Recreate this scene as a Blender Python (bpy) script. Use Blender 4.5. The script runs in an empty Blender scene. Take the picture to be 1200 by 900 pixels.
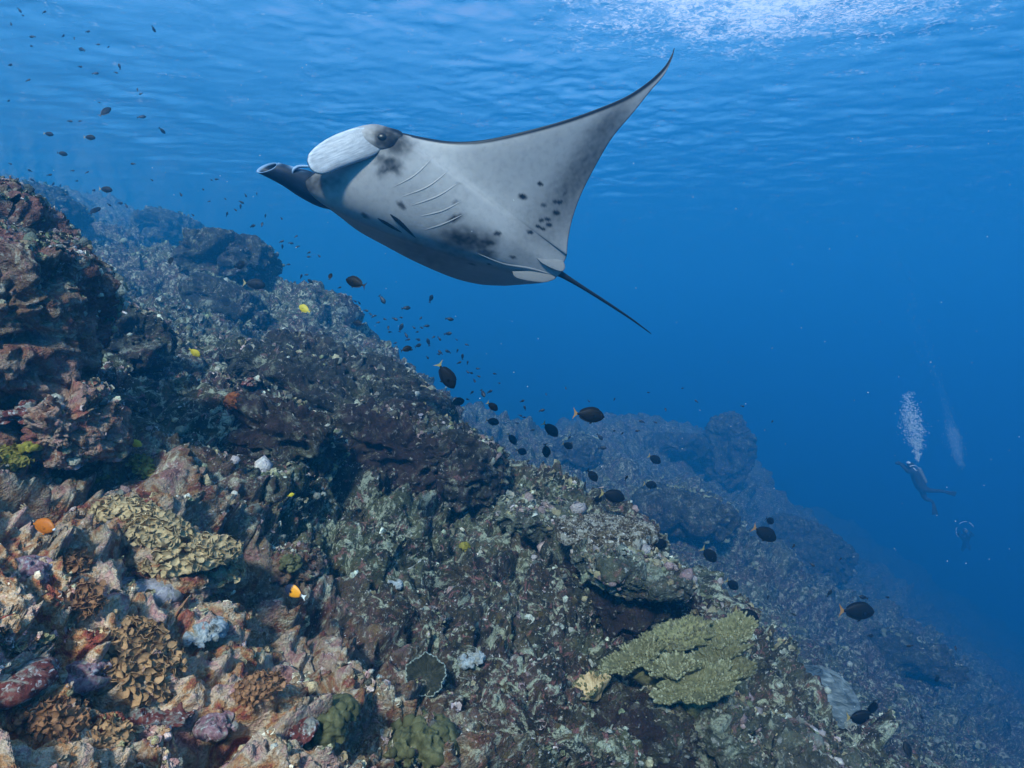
import bpy, bmesh, math, random
import numpy as np
from mathutils import Vector, Matrix, Quaternion

rng = np.random.default_rng(7)
random.seed(7)
S = bpy.context.scene
C = S.collection
R = math.radians

# ------------------------------------------------------------------ camera
F = 750.0                      # focal length in pixels of a 1200 px wide picture


def P(px, py, d):
    """Point of the place seen at picture point (px, py), d metres ahead of the camera."""
    return Vector(((px - 600.0) / F * d, d, (450.0 - py) / F * d))


cam = bpy.data.cameras.new('camera')
cam.sensor_width = 36.0
cam.lens = 36.0 * F / 1200.0
cam.clip_start = 0.05
cam.clip_end = 600.0
cam_o = bpy.data.objects.new('camera', cam)
C.objects.link(cam_o)
cam_o.location = (0, 0, 0)
cam_o.rotation_euler = (R(90), 0, 0)
S.camera = cam_o

# ------------------------------------------------------------------ light
SUN_ELEV, SUN_AZ = 36.0, 192.0          # azimuth clockwise from +Y
a, e = R(SUN_AZ), R(SUN_ELEV)
to_sun = Vector((math.sin(a) * math.cos(e), math.cos(a) * math.cos(e), math.sin(e)))
w = bpy.data.worlds.new('World')
S.world = w
w.use_nodes = True
nt = w.node_tree
nt.nodes.clear()
sky = nt.nodes.new('ShaderNodeTexSky')
sky.sky_type = 'NISHITA'
sky.sun_disc = False
sky.sun_elevation = e
sky.sun_rotation = a
bg = nt.nodes.new('ShaderNodeBackground')
bg.inputs['Strength'].default_value = 0.15
wo = nt.nodes.new('ShaderNodeOutputWorld')
nt.links.new(sky.outputs[0], bg.inputs[0])
nt.links.new(bg.outputs[0], wo.inputs[0])

sun = bpy.data.lights.new('sun', 'SUN')
sun.energy = 5.0
sun.angle = R(6.0)          # the rippled surface spreads the sun
sun.color = (1.0, 0.93, 0.84)
sun_o = bpy.data.objects.new('sun', sun)
C.objects.link(sun_o)
sun_o.location = to_sun * 50
sun_o.rotation_euler = to_sun.to_track_quat('Z', 'Y').to_euler()

S.view_settings.view_transform = 'Standard'
S.view_settings.look = 'None'
S.view_settings.gamma = 1.0
S.view_settings.exposure = 1.36
S.render.engine = 'CYCLES'
cy = S.cycles
cy.use_denoising = True
cy.denoiser = 'OPENIMAGEDENOISE'
cy.max_bounces = 8
cy.diffuse_bounces = 2
cy.glossy_bounces = 2
cy.transmission_bounces = 4
cy.volume_bounces = 3
cy.transparent_max_bounces = 8
cy.caustics_reflective = False
cy.caustics_refractive = False

SEA = 16.0                       # height of the sea surface above the camera
WATER_DENSITY = 0.033
WATER_COLOUR = (0.030, 0.352, 0.65)


# ------------------------------------------------------------------ helpers
def tag(o, label=None, cat=None, group=None, kind=None):
    if label:
        o['label'] = label
    if cat:
        o['category'] = cat
    if group:
        o['group'] = group
    if kind:
        o['kind'] = kind
    return o


def empty(name, loc, label, cat, group=None):
    o = bpy.data.objects.new(name, None)
    C.objects.link(o)
    o.location = loc
    o.empty_display_size = 0.1
    return tag(o, label, cat, group)


def mesh_np(name, verts, faces, smooth=True):
    """faces: int array (n,3) or (n,4)"""
    verts = np.asarray(verts, dtype=np.float32)
    faces = np.asarray(faces, dtype=np.int32)
    k = faces.shape[1]
    me = bpy.data.meshes.new(name)
    me.vertices.add(len(verts))
    me.vertices.foreach_set('co', verts.ravel())
    me.loops.add(faces.size)
    me.loops.foreach_set('vertex_index', faces.ravel())
    me.polygons.add(len(faces))
    me.polygons.foreach_set('loop_start', np.arange(0, faces.size, k, dtype=np.int32))
    if smooth:
        me.polygons.foreach_set('use_smooth', np.ones(len(faces), dtype=bool))
    me.update(calc_edges=True)
    me.validate()
    return me


def set_attr(me, name, cols):
    """colour per vertex"""
    at = me.color_attributes.new(name, 'FLOAT_COLOR', 'POINT')
    c = np.ones((len(me.vertices), 4), dtype=np.float32)
    c[:, :3] = cols
    at.data.foreach_set('color', c.ravel())


def link(name, me, mat, parent=None, loc=None):
    o = bpy.data.objects.new(name, me)
    C.objects.link(o)
    if mat is not None and len(me.materials) == 0:
        me.materials.append(mat)
    if parent is not None:
        o.parent = parent
    if loc is not None:
        o.location = loc
    return o


def grid_faces(n, m, wrap_m=False):
    """quads of an n x m vertex grid (row-major)"""
    i = np.arange(n - 1)[:, None]
    j = np.arange(m if wrap_m else m - 1)[None, :]
    j2 = (j + 1) % m
    a_ = i * m + j
    b_ = i * m + j2
    c_ = (i + 1) * m + j2
    d_ = (i + 1) * m + j
    return np.stack([a_, b_, c_, d_], -1).reshape(-1, 4)


# ---- gradient noise, vectorised
def _hash(ix, iy, iz, seed):
    h = (ix.astype(np.uint32) * np.uint32(374761393) + iy.astype(np.uint32) * np.uint32(668265263)
         + iz.astype(np.uint32) * np.uint32(2147483647) + np.uint32(seed * 974711 + 1013))
    h = (h ^ (h >> np.uint32(13))) * np.uint32(1274126177)
    h = h ^ (h >> np.uint32(16))
    return h


_G = np.array([[1, 1, 0], [-1, 1, 0], [1, -1, 0], [-1, -1, 0], [1, 0, 1], [-1, 0, 1], [1, 0, -1], [-1, 0, -1],
               [0, 1, 1], [0, -1, 1], [0, 1, -1], [0, -1, -1], [1, 1, 0], [-1, 1, 0], [0, -1, 1], [0, -1, -1]],
              dtype=np.float32)


def perlin(p, seed=0):
    p = p.astype(np.float32)
    f0 = np.floor(p)
    i = f0.astype(np.int64)
    f = p - f0
    u = f * f * f * (f * (f * 6 - 15) + 10)
    out = None
    res = []
    for dx in (0, 1):
        for dy in (0, 1):
            for dz in (0, 1):
                h = _hash(i[..., 0] + dx, i[..., 1] + dy, i[..., 2] + dz, seed) & np.uint32(15)
                g = _G[h]
                res.append(g[..., 0] * (f[..., 0] - dx) + g[..., 1] * (f[..., 1] - dy) + g[..., 2] * (f[..., 2] - dz))
    ux, uy, uz = u[..., 0], u[..., 1], u[..., 2]
    l = lambda A, B, t: A + (B - A) * t
    x00 = l(res[0], res[4], ux)
    x01 = l(res[1], res[5], ux)
    x10 = l(res[2], res[6], ux)
    x11 = l(res[3], res[7], ux)
    return l(l(x00, x10, uy), l(x01, x11, uy), uz)


def fbm(p, octaves=4, gain=0.5, lac=2.03, seed=0):
    s = 0
    amp = 1.0
    for k in range(octaves):
        s = s + amp * perlin(p * (lac ** k) + 17.3 * k, seed + k)
        amp *= gain
    return s


def worley(p, seed=0):
    """distance to the nearest jittered cell point, and that cell's random number"""
    p = p.astype(np.float32)
    i0 = np.floor(p).astype(np.int64)
    f = p - i0
    best = np.full(p.shape[:-1], 9.0, dtype=np.float32)
    rnd = np.zeros(p.shape[:-1], dtype=np.float32)
    for dx in (-1, 0, 1):
        for dy in (-1, 0, 1):
            for dz in (-1, 0, 1):
                h = _hash(i0[..., 0] + dx, i0[..., 1] + dy, i0[..., 2] + dz, seed)
                jx = (h & np.uint32(1023)).astype(np.float32) / 1023.0
                jy = ((h >> np.uint32(10)) & np.uint32(1023)).astype(np.float32) / 1023.0
                jz = ((h >> np.uint32(20)) & np.uint32(1023)).astype(np.float32) / 1023.0
                d = (f[..., 0] - dx - jx) ** 2 + (f[..., 1] - dy - jy) ** 2 + (f[..., 2] - dz - jz) ** 2
                closer = d < best
                best = np.where(closer, d, best)
                rnd = np.where(closer, jx, rnd)
    return np.sqrt(best), rnd


def sstep(a_, b_, x):
    t = np.clip((x - a_) / (b_ - a_), 0, 1)
    return t * t * (3 - 2 * t)


# ---- material helper
class NT:
    def __init__(self, name):
        self.m = bpy.data.materials.new(name)
        self.m.use_nodes = True
        self.t = self.m.node_tree
        self.t.nodes.clear()
        self.out = self.t.nodes.new('ShaderNodeOutputMaterial')

    def n(self, kind, **kw):
        nd = self.t.nodes.new(kind)
        for k, v in kw.items():
            if k.startswith('i_'):
                key = k[2:].replace('_', ' ')
                nd.inputs[key].default_value = v
            else:
                setattr(nd, k, v)
        return nd

    def l(self, a_, b_):
        self.t.links.new(a_, b_)

    def noise(self, vec, scale, detail=4, rough=0.55, dist=0.0):
        nd = self.n('ShaderNodeTexNoise')
        nd.inputs['Scale'].default_value = scale
        nd.inputs['Detail'].default_value = detail
        nd.inputs['Roughness'].default_value = rough
        nd.inputs['Distortion'].default_value = dist
        if vec is not None:
            self.l(vec, nd.inputs['Vector'])
        return nd.outputs['Fac']

    def ramp(self, fac, stops, interp='LINEAR'):
        nd = self.n('ShaderNodeValToRGB')
        nd.color_ramp.interpolation = interp
        els = nd.color_ramp.elements
        while len(els) < len(stops):
            els.new(0.5)
        for el, (p_, c_) in zip(els, stops):
            el.position = p_
            el.color = (c_, c_, c_, 1) if not isinstance(c_, (tuple, list)) else (*c_[:3], 1)
        self.l(fac, nd.inputs['Fac'])
        return nd.outputs['Color']

    def mix(self, fac, a_, b_, blend='MIX'):
        nd = self.n('ShaderNodeMix', data_type='RGBA', blend_type=blend)
        for sock, val in ((nd.inputs['Factor'], fac), (nd.inputs[6], a_), (nd.inputs[7], b_)):
            if isinstance(val, (int, float)):
                sock.default_value = val
            elif isinstance(val, (tuple, list)):
                sock.default_value = (*val[:3], 1)
            else:
                self.l(val, sock)
        return nd.outputs[2]

    def bsdf(self, col, rough=0.8, spec=0.3, bump=None, bump_s=0.4, bump_d=0.01):
        b = self.n('ShaderNodeBsdfPrincipled')
        b.inputs['Roughness'].default_value = rough
        b.inputs['Specular IOR Level'].default_value = spec
        if isinstance(col, (tuple, list)):
            b.inputs['Base Color'].default_value = (*col[:3], 1)
        else:
            self.l(col, b.inputs['Base Color'])
        if bump is not None:
            bp = self.n('ShaderNodeBump')
            bp.inputs['Strength'].default_value = bump_s
            bp.inputs['Distance'].default_value = bump_d
            self.l(bump, bp.inputs['Height'])
            self.l(bp.outputs[0], b.inputs['Normal'])
        self.l(b.outputs[0], self.out.inputs['Surface'])
        return b


# ------------------------------------------------------------------ water body and sea surface
def build_water():
    m = NT('water_volume')
    pv = m.n('ShaderNodeVolumePrincipled')
    pv.inputs['Color'].default_value = (*WATER_COLOUR, 1)
    pv.inputs['Density'].default_value = WATER_DENSITY
    pv.inputs['Anisotropy'].default_value = 0.4
    m.l(pv.outputs[0], m.out.inputs['Volume'])
    lo, hi = (-340, -340, -150.0), (340, 340, SEA + 0.5)
    v = [(x, y, z) for x in (lo[0], hi[0]) for y in (lo[1], hi[1]) for z in (lo[2], hi[2])]
    f = [(0, 1, 3, 2), (4, 6, 7, 5), (0, 4, 5, 1), (2, 3, 7, 6), (0, 2, 6, 4), (1, 5, 7, 3)]
    me = bpy.data.meshes.new('haze')
    me.from_pydata(v, [], f)
    o = link('haze', me, m.m)
    tag(o, 'clear blue sea water filling the whole place', None, None, 'stuff')

    # sea surface: a grid that is finer near the camera
    n = 420
    t = np.linspace(-1, 1, n)
    ax = np.sign(t) * (np.abs(t) * 34 + 290 * np.abs(t) ** 5)
    ay = 36 + ax
    X, Y = np.meshgrid(ax, ay, indexing='ij')
    p = np.stack([X, Y, np.zeros_like(X)], -1)
    q = p.copy()
    q[..., 0] += 0.4 * perlin(p * 0.5, 3)
    q[..., 1] += 0.4 * perlin(p * 0.5, 4)
    h = 0.085 * perlin(q * np.array([0.42, 0.55, 1]), 21) + 0.045 * perlin(q * np.array([1.1, 1.5, 1]), 22) \
        + 0.020 * perlin(q * np.array([2.7, 3.6, 1]), 23)
    h = h * (0.45 + 1.1 * np.clip(perlin(p * 0.11, 25) + 0.6 * perlin(p * 0.27, 26) + 0.45, 0, 1.3))
    P3 = np.stack([X, Y, SEA + h], -1).reshape(-1, 3)
    me = mesh_np('water_surface', P3, grid_faces(n, n))
    m = NT('sea_surface')
    geo = m.n('ShaderNodeTexCoord').outputs['Object']
    mp = m.n('ShaderNodeMapping')
    mp.inputs['Scale'].default_value = (1.0, 1.35, 1.0)
    m.l(geo, mp.inputs[0])
    n1 = m.noise(mp.outputs[0], 3.6, 5, 0.62, 0.8)
    bp = m.n('ShaderNodeBump')
    bp.inputs['Strength'].default_value = 0.15
    bp.inputs['Distance'].default_value = 0.09
    m.l(n1, bp.inputs['Height'])
    tr = m.n('ShaderNodeBsdfTransparent')
    gl = m.n('ShaderNodeBsdfGlossy')
    gl.inputs['Roughness'].default_value = 0.12
    m.l(bp.outputs[0], gl.inputs['Normal'])
    lw = m.n('ShaderNodeLayerWeight')
    m.l(bp.outputs[0], lw.inputs['Normal'])
    # seen steeply the surface is a window, seen flat it is a mirror of the sea (total reflection)
    m.l(m.ramp(lw.outputs['Facing'], [(0.38, (0.93, 0.98, 1.0)), (0.50, (0.42, 0.86, 1.0)), (0.75, (0.22, 0.72, 1.0))]), tr.inputs[0])
    win = m.n('ShaderNodeMapRange', interpolation_type='SMOOTHSTEP')
    win.inputs[1].default_value = 0.42
    win.inputs[2].default_value = 0.75
    win.inputs[3].default_value = 1.0
    win.inputs[4].default_value = 0.06
    m.l(lw.outputs['Facing'], win.inputs[0])
    mx = m.n('ShaderNodeMixShader')
    m.l(win.outputs[0], mx.inputs[0])
    m.l(gl.outputs[0], mx.inputs[1])
    m.l(tr.outputs[0], mx.inputs[2])
    # bright sun glow on the surface, painted in as foamy flecks
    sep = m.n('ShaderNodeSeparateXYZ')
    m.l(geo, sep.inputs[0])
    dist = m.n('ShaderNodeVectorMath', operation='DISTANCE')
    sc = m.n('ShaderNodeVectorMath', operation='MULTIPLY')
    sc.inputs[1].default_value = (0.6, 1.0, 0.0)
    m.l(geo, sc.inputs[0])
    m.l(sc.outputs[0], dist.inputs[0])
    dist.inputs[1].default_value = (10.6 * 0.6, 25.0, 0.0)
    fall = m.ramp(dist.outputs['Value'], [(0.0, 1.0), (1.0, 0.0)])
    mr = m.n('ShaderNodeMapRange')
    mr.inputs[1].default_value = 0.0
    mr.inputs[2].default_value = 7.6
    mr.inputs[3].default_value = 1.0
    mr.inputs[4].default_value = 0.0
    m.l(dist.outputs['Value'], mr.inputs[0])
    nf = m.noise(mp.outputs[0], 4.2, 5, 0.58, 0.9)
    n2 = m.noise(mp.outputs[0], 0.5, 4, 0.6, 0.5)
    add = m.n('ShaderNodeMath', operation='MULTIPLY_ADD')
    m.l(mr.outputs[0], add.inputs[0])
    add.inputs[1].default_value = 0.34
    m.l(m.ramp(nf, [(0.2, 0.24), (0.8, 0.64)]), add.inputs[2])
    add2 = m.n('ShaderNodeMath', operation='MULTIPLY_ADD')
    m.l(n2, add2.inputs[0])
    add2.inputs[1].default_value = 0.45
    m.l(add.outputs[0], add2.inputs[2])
    foam_glow = m.ramp(add2.outputs[0], [(0.76, 0.0), (1.26, 0.50)])
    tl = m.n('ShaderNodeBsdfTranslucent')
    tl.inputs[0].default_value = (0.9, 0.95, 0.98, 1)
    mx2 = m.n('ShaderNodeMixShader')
    m.l(foam_glow, mx2.inputs[0])
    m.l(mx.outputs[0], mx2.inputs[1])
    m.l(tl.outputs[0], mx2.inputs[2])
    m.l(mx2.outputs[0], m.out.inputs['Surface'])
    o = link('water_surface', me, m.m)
    tag(o, 'rippled underside of the sea surface with a painted foamy glow', None, None, 'structure')


build_water()
# ------------------------------------------------------------------ reef slope
# control points: picture column -> (picture row, metres ahead)
COLS = {
    -1000: [(1300, 0.9), (1050, 1.3), (900, 2), (700, 4), (560, 8), (460, 14), (420, 40)],
    -500: [(1050, 1.1), (860, 1.4), (700, 1.9), (560, 2.8), (360, 6), (260, 14), (320, 40)],
    -100: [(960, 1.45), (740, 1.8), (580, 2.3), (450, 3.2), (340, 5), (250, 8), (212, 12), (240, 20), (330, 50)],
    0: [(960, 1.55), (840, 1.75), (740, 1.95), (640, 2.2), (560, 2.55), (500, 3.2), (420, 4.3), (340, 6), (270, 8.5), (236, 12), (260, 18), (340, 40)],
    100: [(960, 1.7), (840, 1.95), (740, 2.15), (640, 2.5), (560, 3.0), (490, 3.8), (420, 4.9), (350, 6.5), (290, 9), (254, 12.5), (280, 18), (350, 40)],
    200: [(960, 1.8), (840, 2.1), (760, 2.3), (660, 2.75), (590, 3.3), (510, 4.2), (430, 5.4), (360, 7.2), (300, 9.8), (272, 13), (300, 18), (370, 40)],
    300: [(960, 1.95), (860, 2.2), (770, 2.55), (690, 3.05), (610, 3.75), (530, 4.6), (450, 5.7), (390, 7.1), (346, 9), (335, 11.5), (350, 16), (400, 40)],
    400: [(960, 2.1), (860, 2.45), (770, 2.9), (690, 3.45), (610, 4.15), (530, 5.0), (460, 6.0), (405, 7.2), (384, 8.2), (420, 11), (440, 20), (470, 50)],
    500: [(960, 2.3), (880, 2.55), (790, 3.05), (700, 3.7), (620, 4.4), (550, 5.2), (490, 6.1), (446, 7.2), (500, 9), (520, 14), (530, 40)],
    560: [(960, 2.4), (880, 2.7), (790, 3.2), (700, 3.85), (640, 4.4), (590, 5.0), (545, 5.8), (530, 6.4), (560, 8), (530, 12), (545, 20), (560, 50)],
    620: [(960, 2.55), (870, 2.85), (780, 3.35), (700, 4.0), (640, 4.6), (584, 5.6), (640, 6.6), (570, 8.8), (532, 11.5), (560, 16), (590, 50)],
    700: [(960, 2.75), (880, 3.0), (800, 3.4), (720, 3.95), (650, 4.6), (606, 5.4), (670, 6.6), (590, 8.6), (540, 10.5), (516, 12.2), (560, 17), (620, 50)],
    770: [(960, 2.85), (880, 3.15), (800, 3.6), (720, 4.15), (660, 4.8), (640, 5.1), (740, 6.2), (650, 8), (575, 10), (524, 12), (580, 17), (650, 50)],
    830: [(960, 3.0), (880, 3.3), (800, 3.75), (740, 4.2), (712, 4.5), (800, 5.8), (700, 7.4), (640, 9), (560, 11.3), (515, 13.5), (590, 18), (680, 50)],
    890: [(960, 3.1), (880, 3.5), (830, 3.85), (796, 4.2), (860, 5.4), (760, 7), (690, 8.8), (640, 11), (604, 14), (650, 20), (710, 50)],
    960: [(980, 3.3), (900, 3.75), (858, 4.05), (900, 5.2), (820, 6.6), (740, 8.6), (660, 12), (604, 17), (660, 24), (720, 50)],
    1050: [(1020, 3.6), (940, 4.0), (910, 4.3), (930, 5.4), (860, 6.8), (780, 9), (710, 13), (664, 18), (700, 26), (740, 50)],
    1130: [(1080, 4.0), (990, 4.6), (930, 6.2), (870, 8), (790, 11.5), (722, 18), (745, 28), (760, 50)],
    1230: [(1100, 4.6), (1010, 6), (930, 8), (860, 11), (790, 16), (752, 21), (775, 30), (785, 50)],
    1400: [(1200, 5), (1080, 7), (980, 10), (880, 15), (830, 22), (820, 50)],
    1700: [(1500, 5), (1300, 8), (1050, 14), (920, 24), (860, 50)],
}
def far_scale(d):
    return d if d < 5 else min(5 * (d / 5) ** 2.2, 190 + 0.4 * d)


_pts, _val = [], []
for _px, _l in COLS.items():
    for _py, _d in _l:
        _d = far_scale(_d)
        _pts.append(((_px - 600) / F, math.log(_d)))
        _val.append((450 - _py) / F)
_pts = np.array(_pts)
_val = np.array(_val)


def _tps(A, B):
    r2 = ((A[:, None, :] - B[None, :, :]) ** 2).sum(-1)
    return 0.5 * r2 * np.log(r2 + 1e-12)


_n = len(_pts)
_K = _tps(_pts, _pts) + 0.002 * np.eye(_n)
_Pm = np.hstack([np.ones((_n, 1)), _pts])
_M = np.block([[_K, _Pm], [_Pm.T, np.zeros((3, 3))]])
_sol = np.linalg.solve(_M, np.concatenate([_val, np.zeros(3)]))


def reef_elev(uv):
    """height / distance-ahead of the smooth slope over (x/y, log y)"""
    out = np.empty(len(uv))
    for s in range(0, len(uv), 20000):
        q = uv[s:s + 20000]
        out[s:s + 20000] = _tps(q, _pts) @ _sol[:_n] + np.hstack([np.ones((len(q), 1)), q]) @ _sol[_n:]
    return out


def rough(p, seed=0, step=0.006, s=1.0):
    """lumpy coral-rock relief in metres at points p; step: local mesh spacing, finer waves than it carries are left out"""
    step = np.broadcast_to(np.asarray(step, dtype=np.float32), p.shape[:-1])
    lod = lambda f: sstep(1.2, 3.0, s / (f * step))
    warp = np.stack([perlin(p * 1.7 / s, 31), perlin(p * 1.7 / s + 9.1, 32), perlin(p * 1.7 / s + 4.7, 33)], -1)
    q = p + 0.20 * s * warp
    h = 0.34 * s * perlin(q * 0.8 / s, seed + 1)
    # rounded heads of several sizes
    d, r = worley(q * 1.9 / s, seed + 2)
    h = h + (0.28 * s * (0.4 + 0.9 * r) * (np.sqrt(np.clip(1 - d * d, 0, 1)) - 0.6)) * lod(2.2)
    # hollows between them
    pit = perlin(q * 1.5 / s + 2.2, seed + 8)
    h = h - 0.26 * s * sstep(0.18, 0.46, pit) * lod(3)
    d, r = worley(q * 5.2 / s + 3.3, seed + 3)
    h = h + (0.135 * s * (0.2 + 1.2 * r) * (np.sqrt(np.clip(1 - d * d, 0, 1)) - 0.6)) * lod(6)
    pit = perlin(q * 4.1 / s + 5.2, seed + 9)
    h = h - 0.18 * s * sstep(0.12, 0.36, pit) * lod(6)
    b = np.abs(perlin(q * 8.5 / s, seed + 4))
    h = h + 0.11 * s * (b - 0.25) * lod(11)
    pit = perlin(p * 10.5 / s + 1.2, seed + 10)
    h = h - 0.075 * s * sstep(0.12, 0.34, pit) * lod(12)
    b = np.abs(perlin(p * 19.0 / s, seed + 5))
    h = h + 0.066 * s * (b - 0.25) * lod(24)
    h = h + 0.034 * s * perlin(p * 40.0 / s, seed + 6) * lod(45)
    h = h + 0.020 * s * perlin(p * 75.0 / s, seed + 7) * lod(80)
    return h


def grid_normals(Pg):
    du = np.gradient(Pg, axis=0)
    dv = np.gradient(Pg, axis=1)
    n = np.cross(du, dv)
    n /= np.linalg.norm(n, axis=-1, keepdims=True) + 1e-12
    return n


def build_reef():
    # columns: dense inside the view, sparse beyond it
    uc = np.concatenate([np.linspace(-2.4, -0.86, 50)[:-1], np.linspace(-0.86, 0.86, 620), np.linspace(0.86, 2.4, 50)[1:]])
    vc = np.concatenate([np.linspace(math.log(0.85), math.log(1.5), 40)[:-1],
                         np.linspace(math.log(1.5), math.log(15), 700), np.linspace(math.log(15), math.log(300), 260)[1:]])
    # smooth surface on a coarse grid, then bilinear up
    cu = np.linspace(-2.4, 2.4, 161)
    cv = np.linspace(vc[0], vc[-1], 181)
    UU, VV = np.meshgrid(cu, cv, indexing='ij')
    coarse = reef_elev(np.stack([UU.ravel(), VV.ravel()], -1)).reshape(UU.shape)
    fu = (uc - cu[0]) / (cu[1] - cu[0])
    fv = (vc - cv[0]) / (cv[1] - cv[0])
    iu = np.clip(fu.astype(int), 0, len(cu) - 2)
    iv = np.clip(fv.astype(int), 0, len(cv) - 2)
    tu = (fu - iu)[:, None]
    tv = (fv - iv)[None, :]
    g = lambda a_, b_: coarse[np.ix_(iu + a_, iv + b_)]
    E = (g(0, 0) * (1 - tu) * (1 - tv) + g(1, 0) * tu * (1 - tv) + g(0, 1) * (1 - tu) * tv + g(1, 1) * tu * tv)
    D = np.exp(vc)[None, :] * np.ones_like(E)
    Pg = np.stack([uc[:, None] * D, D, E * D], -1)
    N = grid_normals(Pg)
    N = N * np.sign(N[..., 2:3] + 1e-9)
    flat = Pg.reshape(-1, 3)
    h = rough(flat, 40, (0.0031 * D).ravel()).reshape(E.shape)
    far = sstep(5, 22, D)
    h = h * (0.95 + 1.1 * far) + far * 1.1 * perlin(flat * 0.25, 77).reshape(E.shape)
    far2 = sstep(9, 30, D)
    d1, r1 = worley(flat * 0.55 + 0.3 * np.stack([perlin(flat * 0.5, 71)] * 3, -1), 72)
    d2, r2 = worley(flat * 1.3, 73)
    h = h + far2 * (0.9 * (0.3 + r1) * (np.sqrt(np.clip(1 - d1 * d1, 0, 1)) - 0.6) + 0.40 * (0.3 + r2) * (np.sqrt(np.clip(1 - d2 * d2, 0, 1)) - 0.6)).reshape(E.shape)
    far3 = sstep(20, 60, D)
    d3, r3 = worley(flat * 0.24 + 0.25 * np.stack([perlin(flat * 0.3, 75)] * 3, -1), 76)
    h = h + far3 * (2.0 * (0.2 + r3) * (np.sqrt(np.clip(1 - d3 * d3, 0, 1)) - 0.6)).reshape(E.shape)
    Q = Pg + N * h[..., None]
    # sideways push so that crests overhang
    lat = np.stack([perlin(flat * 2.0, 61), perlin(flat * 2.0 + 5, 62), perlin(flat * 2.0 + 11, 63) * 0.4], -1).reshape(Pg.shape)
    Q = Q + 0.22 * lat + 0.06 * (1 - far)[..., None] * np.stack(
        [perlin(flat * 6.3, 64), perlin(flat * 6.3 + 5, 65), perlin(flat * 6.3 + 9, 66)], -1).reshape(Pg.shape)
    me = mesh_np('reef_slope', Q.reshape(-1, 3), grid_faces(len(uc), len(vc)))
    return me


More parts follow.
